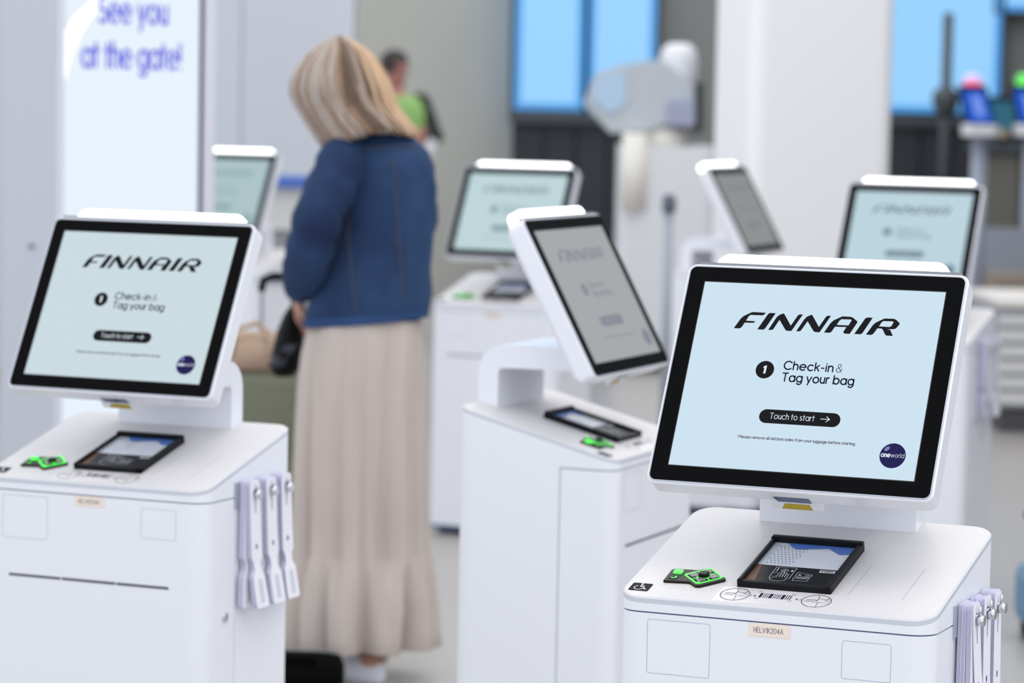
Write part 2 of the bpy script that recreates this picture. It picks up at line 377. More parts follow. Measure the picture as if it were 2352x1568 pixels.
def make_kiosk():
    K = empty('check_in_kiosk', (0, 0, 0))
    # cabinet: collar under the top, rear shell, recessed core, plinth
    m = MB(); YC = .1215
    ztop = lambda y: Z0 - .0085 + KS * y
    shell(m, front_path, YC, lambda y: Z0 - .0205, ztop)
    shell(m, rear_path, YC, lambda y: .03, ztop)
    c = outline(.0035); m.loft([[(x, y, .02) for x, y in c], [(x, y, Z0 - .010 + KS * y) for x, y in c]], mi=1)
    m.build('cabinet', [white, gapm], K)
    c = outline(.03); MB().loft([[(x, y, 0) for x, y in c], [(x, y, .03) for x, y in c]]).build('plinth', black, K)
    # wrap-around front door
    m = MB(); shell(m, front_path, YC - .0022, lambda y: .035, lambda y: Z0 - .0228)
    door = m.build('front_door', white, K)
    for (x0, x1, z0, z1) in ((-.190, -.092, -.1115, -.0310), (.108, .1815, -.0925, -.0370)):
        a = rrect(x1 - x0, z1 - z0, .004, 4, (x0 + x1) / 2, (z0 + z1) / 2); b = rrect(x1 - x0 - .0014, z1 - z0 - .0014, .0033, 4, (x0 + x1) / 2, (z0 + z1) / 2)
        MB().poly(ff, [a, b], .0003).build('flap_outline', fine, door)
    lab = MB().prism(ff, rrect(.0635, .0195, .002, 3, -.0015, -.0325), .0002, .0006).build('asset_label', beige, K)
    q = MB(); put_round(q, ff, 'HELV1K204A', -.0252, .0195, -.0365, .0073, .0008, .11); q.build('label_lettering', mat('label_ink', (120, 112, 120), .6), lab)
    for (x0, x1) in ((-.175, -.063), (-.0605, .055), (.0575, .167)):
        MB().box(x0, x1, -.0006, .003, Z0 - .1835, Z0 - .1790).build('printer_slot', mat('slot_dark', (62, 66, 78), .6), door)
    # sloping top
    o = outline(); o2 = outline(.0022)
    band = MB().loft([[(x, y, Z0 - .0085 + KS * y) for x, y in o], [(x, y, Z0 - .0014 + KS * y) for x, y in o], [(x, y, Z0 - .0002 + KS * y) for x, y in o2]], True, True)
    band.build('edge_band', edgeg, K)
    o3 = outline(.0014)
    TOP = MB().loft([[(x, y, Z0 - .0009 + KS * y) for x, y in o3], [(x, y, Z0 + .0004 + KS * y) for x, y in outline(.0024)]]).build('top_plate', topw, K)
    # faint cut lines of the receipt flap, speck
    q = MB(); e = .0009
    q.stroke(ft, [(.095, .068), (.097, .183)], .0005, e); q.stroke(ft, [(.176, .066), (.178, .185)], .0005, e)
    q.build('flap_line', fine, TOP)
    # wheelchair sign
    wc = MB().prism(ft, rrect(.031, .0275, .003, 4, -.2145, .0345), .0005, .0009).build('wheelchair_sign', ink, K)
    q = MB(); n = .0012; w = .0017
    cxw, cyw = -.2162, .0312
    q.stroke(ft, circle(cxw, cyw, .0070, 14, 120, 345), w * .8, n)
    q.poly(ft, [circle(-.2147, .0452, .0017, 10)], n)
    q.stroke(ft, [(-.2148, .0425), (-.2143, .0345), (-.2090, .0345), (-.2068, .0270), (-.2040, .0275)], w, n)
    q.stroke(ft, [(-.2145, .0390), (-.2100, .0390)], w * .8, n)
    q.build('wheelchair_symbol', scr_text if False else mat('sign_white', (235, 236, 242), .5), wc)
    # braille
    rb = random.Random(3); q = MB()
    for row in range(2):
        x = -.190 + row * .004
        while x < -.103:
            for a in range(2):
                for b in range(3):
                    if rb.random() < .42:
                        p = ft(x + a * .0023, .052 - row * .010 - b * .0023, .0004)
                        q.add([p + Vector((.0007, 0, 0)), p + Vector((0, .0007, 0)), p + Vector((-.0007, 0, 0)), p + Vector((0, -.0007, 0)), p + _tN * .0007], [(0, 1, 4), (1, 2, 4), (2, 3, 4), (3, 0, 4)])
            x += .0062 if rb.random() < .85 else .011
    tag(q.build('braille_dots', topw, TOP), kind='stuff')
    # scanning instructions
    st = MB().prism(ft, [(-.095, .009), (.083, .012), (.083, .066), (-.094, .062)], .0004, .0006).build('instruction_sticker', stick, K)
    q = MB(); n = .0009
    for cx_ in (-.0675, .0570):
        cy_ = .0372
        q.stroke(ft, circle(cx_, cy_, .0218, 36), .0010, n, close=True)
        q.stroke(ft, [(cx_ - .020, cy_ - .003), (cx_ + .002, cy_ - .004), (cx_ + .020, cy_ - .0045)], .0005, n)
        q.stroke(ft, [(cx_ + .003, cy_ - .004), (cx_ + .0045, cy_ - .021)], .0006, n)
        q.stroke(ft, [(cx_ - .002, cy_ + .021), (cx_ + .001, cy_ + .010), (cx_ + .014, cy_ + .006), (cx_ + .016, cy_ + .014)], .0006, n)
        q.stroke(ft, [(cx_ + .010, cy_ + .007), (cx_ + .016, cy_ + .013)], .0005, n)
        q.stroke(ft, [(cx_ + .012, cy_ + .004), (cx_ + .018, cy_ + .002), (cx_ + .018, cy_ + .008)], .0005, n)
        for i in range(4): q.stroke(ft, [(cx_ - .015 + i * .0035, cy_ - .002), (cx_ - .013 + i * .0035, cy_ + .0045)], .0005, n)
        q.stroke(ft, [(cx_ - .016, cy_ + .003), (cx_ - .004, cy_ + .005), (cx_ + .002, cy_ + .001)], .0005, n)
        q.stroke(ft, [(cx_ + .001, cy_ + .009), (cx_ - .0005, cy_ + .001)], .0016, n, mi=1)
        sgn = 1 if cx_ < 0 else -1; bx = cx_ + sgn * .0245
        q.stroke(ft, [(bx, .034), (bx, .041)], .0007, n); q.stroke(ft, [(bx + sgn * .003, .0378), (bx + sgn * .007, .0378)], .0008, n)
        q.stroke(ft, [(bx + sgn * .0045, .0405), (bx + sgn * .0075, .0378), (bx + sgn * .0045, .0350)], .0008, n)
    x = -.0310
    for w_ in (.0038, .001, .001, .001, .0044, .001, .001, .0012, .001, .0044, .0012, .0012, .0014):
        q.poly(ft, [[(x, .0335), (x + w_, .0335), (x + w_, .0495), (x, .0495)]], n); x += w_ + .00205
    for (ax, ay, dx, dy) in ((-.0345, .0545, 1, -1), (.0200, .0545, -1, -1), (-.0345, .0290, 1, 1), (.0200, .0290, -1, 1)):
        q.stroke(ft, [(ax, ay + dy * .0035), (ax, ay), (ax + dx * .0050, ay)], .0008, n, mi=1)
    q.build('sticker_drawing', [inkn, redi], st)
    # navigation keypad
    plate = [(-.1875, .0590), (-.1890, .1000), (-.1845, .1045), (-.1500, .1055), (-.1385, .1135), (-.1310, .1145), (-.0985, .0850), (-.0970, .0795), (-.1270, .0490), (-.1335, .0485), (-.1465, .0600), (-.1500, .0600), (-.1850, .0570)]
    kp = MB()
    kp.loft([[ft(x, v, 0) for x, v in plate], [ft(x, v, .0034) for x, v in plate], [ft(-.142 + (x + .142) * .97, .081 + (v - .081) * .96, .0044) for x, v in plate]])
    kp = kp.build('keypad', mat('keypad_black', (36, 32, 30), .4, spec=.15), K)
    dc = Vector((-.1318, .0838)); dia = [(-.0305, -.002), (-.0300, .0025), (-.0035, .0290), (.0025, .0292), (.0285, .0030), (.0285, -.002), (.0025, -.0290), (-.0030, -.0292)]
    P = lambda k: [(dc.x + x * k, dc.y + v * k) for x, v in dia]
    q = MB(); q.poly(ft, [P(1), P(.88)], .0050)
    q.loft([[ft(x, v, .0044) for x, v in P(1)], [ft(x, v, .0050) for x, v in P(1)]], False, False)
    for a in (0, 90, 180, 270):
        t = Vector((math.cos(R(a + 45)), math.sin(R(a + 45)))); q.stroke(ft, [dc + t * .009, dc + t * .0200], .0017, .0052)
    for a in (0, 90, 180, 270):
        t = Vector((math.cos(R(a)), math.sin(R(a)))); q.poly(ft, [circle(dc.x + t.x * .0268, dc.y + t.y * .0262, .0030, 10)], .0056)
    q.stroke(ft, rrect(.018, .018, .004, 3, dc.x, dc.y), .0022, .0054, close=True)
    q.build('lit_outline', green, kp)
    for a in (0, 90, 180, 270):
        t = Vector((math.cos(R(a)), math.sin(R(a)))); s_ = Vector((-t.y, t.x))
        pts = [dc + t * .0245, dc + t * .0160 + s_ * .0085, dc + t * .0085 + s_ * .0040, dc + t * .0085 - s_ * .0040, dc + t * .0160 - s_ * .0085]
        MB().prism(ft, [tuple(p) for p in pts], .0044, .0062).build('arrow_key', keyg, kp)
    r0 = rrect(.0150, .0150, .004, 4, dc.x, dc.y)
    kn = MB().loft([[ft(x, v, .0044) for x, v in r0], [ft(x, v, .0100) for x, v in r0], [ft(dc.x + (x - dc.x) * .8, dc.y + (v - dc.y) * .8, .0110) for x, v in r0]]); kn.build('centre_key', black, kp)
    MB().prism(ft, rrect(.0135, .0130, .0025, 4, -.1748, .0905), .0044, .0068).build('lit_button', green, kp)
    b2 = MB().prism(ft, rrect(.0135, .0120, .002, 4, -.1758, .0715), .0046, .0050).build('headphone_socket', black, kp)
    MB().stroke(ft, circle(-.1748, .0705, .0036, 10, -150, 60), .0020, .0054).build('socket_ring', green, kp)
    # passport reader
    x0, x1, v0, v1, H, gl = -.0735, .0700, .0650, .2350, .0135, .0070
    def slab(x0, x1, v0, v1, h0, h1, ins):
        return [[ft(x, v, h0) for x, v in ((x0, v0), (x1, v0), (x1, v1), (x0, v1))], [ft(x, v, h1 - ins) for x, v in ((x0, v0), (x1, v0), (x1, v1), (x0, v1))],
                [ft(x, v, h1) for x, v in ((x0 + ins, v0 + ins), (x1 - ins, v0 + ins), (x1 - ins, v1 - ins), (x0 + ins, v1 - ins))]]
    m = MB()
    m.loft(slab(x0, x1, v0, v0 + .0090, 0, .0105, .0015)); m.loft(slab(x0, x1, v1 - .0080, v1 + .002, 0, .0165, .0018))
    m.loft(slab(x0, x0 + .0070, v0, v1, 0, H, .0020)); m.loft(slab(x1 - .0090, x1, v0, v1 - .006, 0, H, .0020))
    m.box(x0 + .001, x1 - .001, v0 + .001, v1 - .001, 0, .003, M=Matrix(((1, 0, 0, 0), (0, cS, -sS, 0), (0, sS, cS, Z0), (0, 0, 0, 1))))
    rd = m.build('passport_reader', black, K)
    gx0, gx1, gv, gb = x0 + .0070, x1 - .0090, .1395, v1 - .008
    win = MB().prism(ft, [(gx0, gv), (gx1, gv), (gx1, gb), (gx0, gb)], .003, gl).build('reader_window', mat('glass_view_base', (222, 226, 236), .12), rd)  # image in the glass painted on flat: pale panel, dots, zigzag, strip
    q = MB(); e = gl + .0003
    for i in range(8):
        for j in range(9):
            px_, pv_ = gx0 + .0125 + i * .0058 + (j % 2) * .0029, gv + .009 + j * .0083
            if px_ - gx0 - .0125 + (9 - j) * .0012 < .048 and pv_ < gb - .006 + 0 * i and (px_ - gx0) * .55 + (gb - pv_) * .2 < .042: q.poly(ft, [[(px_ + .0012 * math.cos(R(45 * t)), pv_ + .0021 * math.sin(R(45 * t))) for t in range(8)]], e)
    tag(q.build('glass_view_dots', mat('dot_grey', (128, 140, 164), .6), rd), kind='stuff')
    MB().poly(ft, [[(gx0 + .020, gb), (gx1, gb), (gx1 - .002, gb - .026), (gx1 - .018, gb - .030), (gx1 - .040, gb - .010), (gx0 + .040, gb - .022), (gx0 + .030, gb - .014)]], e + .0002).build('glass_view_zigzag', view_blue, rd)
    MB().poly(ft, [[(gx0, gv), (gx0 + .0095, gv), (gx0 + .0095, gb), (gx0, gb)]], e).build('glass_view_strip', mat('glass_view_strip', (198, 206, 216), .2), rd)
    MB().prism(ft, [(gx0, v0 + .009), (gx1, v0 + .009), (gx1, gv), (gx0, gv)], .003, gl).build('reader_pad', mat('pad_black', (14, 15, 18), .3, spec=.08), rd)
    q = MB(); n = gl + .0004; w = .0007
    q.stroke(ft, [(-.0335, .094), (-.0345, .1345), (-.0030, .1350), (-.0030, .0950), (-.0080, .0950)], w, n); q.stroke(ft, [(-.0345, .113), (-.026, .113)], w, n)
    q.stroke(ft, circle(-.0185, .1230, .0055, 16), w, n, close=True); q.stroke(ft, [(-.0185, .1175), (-.0185, .1285)], w, n); q.stroke(ft, circle(-.0185, .1230, .0026, 10), w * .8, n, close=True)
    q.stroke(ft, [(-.030, .119), (-.030, .131)], .0014, n); q.poly(ft, [[(-.0085, .120), (-.0055, .120), (-.0055, .126), (-.0085, .126)]], n)
    q.stroke(ft, [(-.0325, .092), (-.0300, .0860), (-.0245, .0825), (-.0140, .0825), (-.0080, .0870), (-.0065, .0960)], w, n)
    q.stroke(ft, [(-.0325, .092), (-.0270, .0960), (-.0235, .1010)], w, n)
    for fx, top_ in ((-.0215, .1140), (-.0175, .1165), (-.0135, .1150), (-.0095, .1110)):
        q.stroke(ft, [(fx - .0018, .0985), (fx - .0018, top_ - .002), (fx, top_), (fx + .0018, top_ - .002), (fx + .0018, .0985)], w, n)
    q.stroke(ft, [(.0030, .1060), (.0035, .1200), (.0270, .1140), (.0260, .1045)], w, n, close=True)
    q.stroke(ft, [(.0030, .1020), (.0040, .0890), (.0255, .0900), (.0260, .1020)], w, n, close=True)
    q.stroke(ft, [(.0065, .0985), (.0225, .0990)], .0016, n); q.poly(ft, [circle(.0085, .1110, .0022, 10)], n); q.stroke(ft, circle(.0205, .1095, .0026, 10), w, n, close=True)
    q.build('pad_icons', mat('icon_white', (205, 212, 222), .6), rd)
    hb = MB().poly(ft, [rrect(.0235, .0095, .0015, 3, .0450, .1300)], n).build('brand_badge', mat('badge_silver', (214, 218, 226), .5), rd)
    q = MB(); put_text(q, ft, 'HID', .0365, .0535, .1272, .0058, n + .0003, .02); q.build('badge_lettering', ink, rd)
    MB().poly(ft, [[(gx0, v0 + .0095), (gx0 + .016, v0 + .0095), (gx0 + .008, gv), (gx0, gv)]], gl + .0002).build('brown_reflection', brownm, rd)  # brown reflection in the pad's left corner, painted as a flat shape
    # neck: post and arm in one bent piece
    prof = [(.312, Z0 + KS * .312 - .002), (.312, Z0 + .155)] + [(.302 + .010 * math.cos(a), Z0 + .155 + .010 * math.sin(a)) for a in (R(30), R(60), R(90))] + [(.125, Z0 + .167), (.140, Z0 + .213)]
    prof += [(.300 + .057 * math.cos(a), Z0 + .156 + .057 * math.sin(a)) for a in [R(90 - 10 * i) for i in range(10)]] + [(.357, Z0 + KS * .357 - .002)]
    NK = MB().loft([[(-.125, y, z) for y, z in prof], [(.125, y, z) for y, z in prof]]); NK = NK.build('neck', white2, K)
    # monitor
    rings = []
    for w, h, r, n in ((.4290, .3510, .0100, .0005), (.4350, .3570, .0125, .0012), (.4390, .3610, .0140, -.0010), (.4380, .3605, .0145, -.0350), (.4230, .3460, .0200, -.0450), (.4000, .3250, .0300, -.0470)):
        rings.append([fs(x, u, n) for x, u in rrect(w, h, r, 6)])
    MON = MB().loft(rings, True, True).build('monitor_housing', white2, K)
    a = [[fs(x, u, n) for x, u in rrect(w, h, r, 6)] for w, h, r, n in ((.4315, .3535, .0110, .0008), (.4325, .3545, .0115, .0020), (.4290, .3510, .0100, .0022))]
    MB().loft(a, False, False).build('monitor_rim', steel, MON)
    GL = MB().loft([[fs(x, u, n) for x, u in rrect(w, h, r, 6)] for w, h, r, n in ((.4290, .3510, .0100, .0004), (.4290, .3510, .0100, .0020), (.4280, .3500, .0095, .0023))]).build('black_bezel', blackg, MON)
    MB().poly(fs, [rrect(.3785, .3035, .0006, 1), rrect(.376, .301, .0005, 1)], .0025).build('bezel_line', mat('bezel_line', (40, 38, 36), .4), MON)
    MB().prism(fs, [(-.205, .1795), (.205, .1795), (.205, .1865), (-.205, .1865)], -.0135, -.0040).build('top_strip', greym, MON)
    # lamp: rounded bar on the top edge
    pr = [(x, u) for x, u in rrect(.366, .056, .022, 8, 0, .1800) if u > .1805]
    pr = [(.183, .179)] + pr + [(-.183, .179)]
    MB().loft([[fs(x, u, -.0170) for x, u in pr], [fs(x * 1.004, .179 + (u - .179) * 1.0, -.0200) for x, u in pr], [fs(x * 1.004, u, -.0400) for x, u in pr], [fs(x * .995, .179 + (u - .179) * .96, -.0430) for x, u in pr]]).build('lamp_bar', lamp, MON)
    # scanner under the monitor
    fb = lambda x, n, h: fs(x, -.1808 - h, n)
    SC = MB(); SC.loft([[fs(x, u, n) for x, u, n in ((-.0345, -.179, -.0385), (.0430, -.179, -.0385), (.0430, -.1850, -.0560), (-.0345, -.1850, -.0560))], [fs(x, u, n) for x, u, n in ((-.0345, -.150, -.0385), (.0430, -.150, -.0385), (.0430, -.150, -.0560), (-.0345, -.150, -.0560))]])
    SC = SC.build('barcode_scanner', white2, K)
    MB().poly(fb, [[(-.0265, -.0215), (.0270, -.0215), (.0290, -.0240), (.0290, -.0385), (-.0225, -.0385)]], .0004).build('scanner_window', mat('scanner_glass', (70, 88, 120), .15, spec=.5), SC)
    fl = lambda x, n, h: fs(x, -.1792 - (-.0385 - n) * .33 - h, n)
    MB().poly(fl, [[(-.0140, -.0440), (.0240, -.0440), (.0270, -.0555), (-.0205, -.0555)]], .0006).build('laser_label', yellow, SC)
    # tag rack on the right flank
    xr = KW / 2
    BR = MB().box(xr, xr + .0035, .1130, .3170, Z0 - .040, Z0 + .0065).build('tag_bracket', mat('bracket_metal', (176, 181, 194), .4, metal=.3), K)
    for y in (.147, .211, .273):
        MB().tube([(xr, y, Z0 - .011), (xr + .028, y, Z0 - .011)], .0030, 8).build('rod', chrome, BR)
        kq = MB(); kq.tube([(xr + .0282, y, Z0 - .0165), (xr + .0385, y, Z0 - .0165)], .0079, 24, caps=False)
        kq.tube([(xr + .0310, y, Z0 - .010), (xr + .0310, y, Z0 + .004)], .0023, 12, caps=False); kq.build('rod_knob', chrome, BR)
    lk = MB().tube([(xr - .002, .082, Z0 - .240), (xr + .004, .082, Z0 - .240)], .0095, 18, caps=False).build('lock', chrome, K)
    MB().box(xr + .0040, xr + .0046, .0812, .0828, Z0 - .245, Z0 - .235).build('keyhole', black, lk)
    return K

def add_display(K, sm, dim=None):
    MON = [c for c in K.children if c.name.startswith('monitor_housing')][0]
    tx = dim or pill
    D = MB().poly(fs, [[(-.188, -.1505), (.188, -.1505), (.188, .1505), (-.188, .1505)]], .0026).build('display', sm, K)
    n = .0029
    q = MB()
    for rings in LOGO: q.poly(fs, [[(x / 1000, y / 1000) for x, y in r] for r in rings], n)
    q.build('airline_logo', tx, D)
    MB().poly(fs, [circle(-.0668, .0105, .0143, 32)], n).build('step_disc', tx, D)
    MB().poly(fs, [rrect(.1250, .0222, .0110, 8, .0005, -.0638)], n).build('touch_button', tx, D)
    q = MB(); put_round(q, fs, 'Check-in', -.0378, .0375, .0130, .0130, n, .165); put_round(q, fs, '&', .0425, .0520, .0130, .0128, n, .075)
    put_round(q, fs, 'Tag your bag', -.0375, .0725, -.0062, .0130, n, .165); q.build('heading_lettering', dim or inkn, D)
    q = MB(); put_round(q, fs, '! Please remove all old barcodes from your luggage before starting', -.0890, .0910, -.1010, .0042, n, .18); q.build('notice_lettering', dim or inkp, D)
    wt = sm if dim else scr_text; n2 = n + .0003
    MB().poly(fs, [[(-.0684, .0042), (-.0650, .0042), (-.0644, .0172), (-.0666, .0172), (-.0696, .0150), (-.0694, .0126), (-.0678, .0134)]], n2).build('step_number', wt, D)
    q = MB(); put_round(q, fs, 'Touch to start', -.0450, .0230, -.0675, .0090, n2, .10); q.build('button_lettering', wt, D)
    q = MB(); q.stroke(fs, [(.0330, -.0632), (.0460, -.0632)], .0011, n2); q.stroke(fs, [(.0415, -.0590), (.0465, -.0632), (.0415, -.0674)], .0011, n2)
    q.build('arrow_symbol', wt, D)
    g = MB().poly(fs, [circle(.1503, -.1135, .0195, 36)], n).build('alliance_globe', globe_m if not dim else dim, D)
    if not dim:
        q = MB(); put_round(q, fs, 'one', .1334, .1464, -.1160, .0066, n + .0003, .21); put_round(q, fs, 'world', .1480, .1674, -.1160, .0066, n + .0003, .08)
        q.add([fs(.1405 + .0042 * math.cos(R(a)) * .8 - .0020 * math.sin(R(a)), -.1032 + .0042 * math.cos(R(a)) * .75 + .0020 * math.sin(R(a)), n + .0002) for a in range(0, 360, 24)], [tuple(range(15))], 1)
        q.build('globe_lettering', [scr_text, globe_h], D)

YAW = -.40348
A_ = make_kiosk()
KIOSKS = [
    ('A', .38235, 4.40639, YAW, (206, 227, 241), None, 'white check-in kiosk in the right foreground with its lit screen in sharp focus'),
    ('B', -.77480, 5.65469, YAW, (203, 219, 226), None, 'white check-in kiosk in the left foreground beside the display pillar'),
    ('C', .30821, 6.40322, YAW + math.pi / 2, (165, 168, 170), (132, 136, 148), 'white check-in kiosk turned sideways in the middle with a dull grey screen'),
    ('D', -.06769, 10.75221, YAW, (190, 214, 218), (120, 146, 152), 'blurred white check-in kiosk standing directly behind the sideways one'),
    ('E', 1.17306, 9.47438, YAW, (188, 212, 222), (112, 134, 146), 'blurred white check-in kiosk behind the right foreground kiosk'),
    ('F', 1.00927, 11.62637, YAW + math.pi / 2, (140, 144, 144), (124, 130, 132), 'blurred white kiosk turned sideways in front of the white column'),
    ('G', None, 12.3, YAW, (172, 196, 200), (132, 160, 164), 'blurred white check-in kiosk half hidden behind the display pillar'),
]
roots = {}
for i, (n, x, y, rz, c, dimc, label) in enumerate(KIOSKS):
    roots[n] = A_ if i == 0 else copy_tree(A_)
for n, x, y, rz, c, dimc, label in KIOSKS:
    k = roots[n]
    if x is None:   # its screen edge shows at u 593 of the photo
        x = at(593, 360, y).x - .215
    k.location = (x, y, 0); k.rotation_euler = (0, 0, rz)
    tag(k, label, 'kiosk', 'self-service check-in kiosks')
    add_display(k, screen_mat('screen_lit_' + n, c, 1.0), screen_mat('screen_dim_' + n, dimc, 1.0) if dimc else None)

# ------------------------------------------------------------------ baggage tags hanging on the racks
def tag_mesh(bend, lean):
    """one loop tag: strap with keyhole slit and punched hole, waist, wide foot with a code field; hangs in the y-z plane"""
    prof = [(.0068, .0100), (.0058, .0145), (.0030, .0180), (-.003, .0198), (-.100, .0205), (-.138, .0215), (-.148, .0140), (-.160, .0125), (-.168, .0170), (-.174, .0225), (-.225, .0240), (-.232, .0220)]
    m = MB(); th = .0013
    rows = []
    for i in range(len(prof) - 1):
        z0, w0 = prof[i]; z1, w1 = prof[i + 1]
        k = max(1, int(abs(z1 - z0) / .012))
        for j in range(k): t = j / k; rows.append((z0 + (z1 - z0) * t, w0 + (w1 - w0) * t))
    rows.append(prof[-1])
    f = lambda z: bend * (z / .23) ** 2 + lean * max(0, -z - .15)
    g = lambda z: -lean * .6 * z
    out = [(w, z) for z, w in rows] + [(-w, z) for z, w in reversed(rows)]
    key = [(-.0015, -.055), (.0015, -.055)] + [(.0015 + (0) , z) for z in (-.045, -.035, -.026)] + [(.0062 * math.sin(R(a)), -.0150 - .0062 * math.cos(R(a))) for a in range(30, 331, 30)] + [(-.0015, z) for z in (-.026, -.035, -.045)]
    hole = [(.0038 * math.cos(R(a)), -.118 + .0056 * math.sin(R(a))) for a in range(0, 360, 30)]
    for sgn in (-1, 1): m.poly(lambda y, z, n: (f(z) + sgn * th / 2, y + g(z), z), [out, key, hole], 0, 0)
    for lp, mi in ((out, 1), (key, 2), (hole, 2)):
        m.loft([[(f(z) - th / 2, y + g(z), z) for y, z in lp], [(f(z) + th / 2, y + g(z), z) for y, z in lp]], False, False, mi)
    fr = lambda y, z, n: (f(z) + th / 2 + .0002 + n, y + g(z), z)
    m.poly(fr, [[(-.006, -.224), (.010, -.224), (.010, -.180), (-.006, -.180)]], 0, 3)
    return m
protos = []
for b, l in ((.000, .00), (.003, .04), (.006, .10), (.010, .22)):
    o = tag_mesh(b, l).build('baggage_tag', [tagw, tagl, tagh, tagp]); protos.append(o)
used = set()
for n, place in (('A', 'right foreground kiosk'), ('B', 'left foreground kiosk'), ('E', 'blurred kiosk at the right')):
    k = roots[n]; M = Matrix.Translation(k.location) @ Matrix.Rotation(k.rotation_euler.z, 4, 'Z')
    for si, (y, pos) in enumerate(((.147, 'nearest'), (.211, 'middle'), (.273, 'rearmost'))):
        lean_x = random.uniform(-.008, .008)
        for j in range(13):
            sh = 3 if (j == 12 and si == 0) else (1 if j > 6 else 0)
            if n == 'B': sh = 2 if j > 6 else 0
            src = protos[sh]
            if sh in used: o = src.copy(); COL.objects.link(o)
            else: o = src; used.add(sh)
            o.location = M @ Vector((KW / 2 + .0050 + j * .00170, y + random.uniform(-.0015, .0015), Z0 + .004 - random.uniform(0, .003)))
            o.rotation_euler = (lean_x + random.uniform(-.004, .004), 0, k.rotation_euler.z)
            tag(o, ('outermost white baggage tag of the %s stack on the %s' if j == 12 else 'white baggage tag inside the %s stack on the %s') % (pos, place), 'baggage tag', '%s stack of tags on the %s' % (pos, place))

# ------------------------------------------------------------------ people
def ring(cx, cy, z, a, b, yaw=0, n=56, fold=None):
    out = []
    for j in range(n):
        t = 2 * math.pi * j / n; k = 1 + (fold(t) if fold else 0)
        x, y = a * k * math.cos(t), b * k * math.sin(t)
        out.append((cx + x * math.cos(yaw) - y * math.sin(yaw), cy + x * math.sin(yaw) + y * math.cos(yaw), z))
    return out
def fuse(mb, name, m, parent, voxel=.007, it=4):
    o = mb.build(name, m, parent)
    md = o.modifiers.new('r', 'REMESH'); md.mode = 'VOXEL'; md.voxel_size = voxel; md.use_smooth_shade = True
    sm = o.modifiers.new('s', 'SMOOTH'); sm.iterations = it; sm.factor = .5
    dg = bpy.context.evaluated_depsgraph_get(); me = bpy.data.meshes.new_from_object(o.evaluated_get(dg))
    o.modifiers.clear(); me.name = name; o.data = me
    if not me.materials: me.materials.append(m)
    return o
def add_hand(mb, wrist, d, nrm, curl=.5, s=1.0, side=1):
    """palm and five fingers; d points along the hand, nrm out of the palm"""
    d = Vector(d).normalized(); nrm = Vector(nrm); nrm = (nrm - d * nrm.dot(d)).normalized(); l = d.cross(nrm).normalized() * side
    w = Vector(wrist); pc = w + d * .05 * s
    for o in (-.026, -.009, .009, .026): mb.tube([w + l * o * .5 * s, w + d * .085 * s + l * o * s], [.014 * s, .0115 * s], 8)
    for o, ln in ((-.028, .062), (-.0095, .078), (.0095, .083), (.028, .074)):
        p = w + d * .088 * s + l * o * s; dirv = d.copy(); pts = [p]
        for q in range(3):
            ang = curl * (q + .6) * .8; dirv = (d * math.cos(ang) + nrm * math.sin(ang)).normalized()
            p = p + dirv * ln * s * (.42, .32, .26)[q]; pts.append(p)
        mb.tube(pts, [.0095 * s, .009 * s, .0085 * s, .0075 * s], 8)
    p = w + d * .028 * s + l * .026 * s
    mb.tube([p, p + (l * .7 + d * .7 + nrm * .3) * .034 * s, p + (l * .6 + d * .9 + nrm * .7) * .056 * s], [.0125 * s, .0105 * s, .0085 * s], 8)
def add_head(mb, c, f, s=1.0):
    """skull, jaw, face features; f is the facing direction"""
    c = Vector(c); f = Vector(f).normalized(); l = Vector((0, 0, 1)).cross(f).normalized(); u = f.cross(l)
    P = lambda a, b, h: c + (f * a + l * b + u * h) * s
    mb.ball(P(-.005, 0, .02), (.078 * s, .080 * s, .098 * s)); mb.ball(P(.025, 0, -.045), (.060 * s, .058 * s, .070 * s))
    mb.ball(P(.060, 0, -.085), (.024 * s, .026 * s, .022 * s))
    mb.tube([P(.078, 0, .022), P(.096, 0, -.012), P(.100, 0, -.024)], [.009 * s, .012 * s, .013 * s], 8)
    mb.tube([P(.080, -.020, -.058), P(.086, 0, -.056), P(.080, .020, -.058)], [.006 * s, .009 * s, .006 * s], 8)
    for b in (-1, 1):
        mb.ball(P(.070, b * .032, .012), (.014 * s, .014 * s, .011 * s)); mb.tube([P(.076, b * .014, .032), P(.072, b * .046, .034)], .007 * s, 8)
        mb.tube([P(-.005, b * .082, .022), P(0, b * .086, -.005), P(.005, b * .080, -.025)], [.013 * s, .011 * s, .007 * s], 8)

skin = mat('skin', (196, 150, 128), .6)
def sec(u0, u1, v, Y):
    a = at(u0, v, Y); b = at(u1, v, Y); return (a.x + b.x) / 2, (b.x - a.x) / 2, (a.z + b.z) / 2

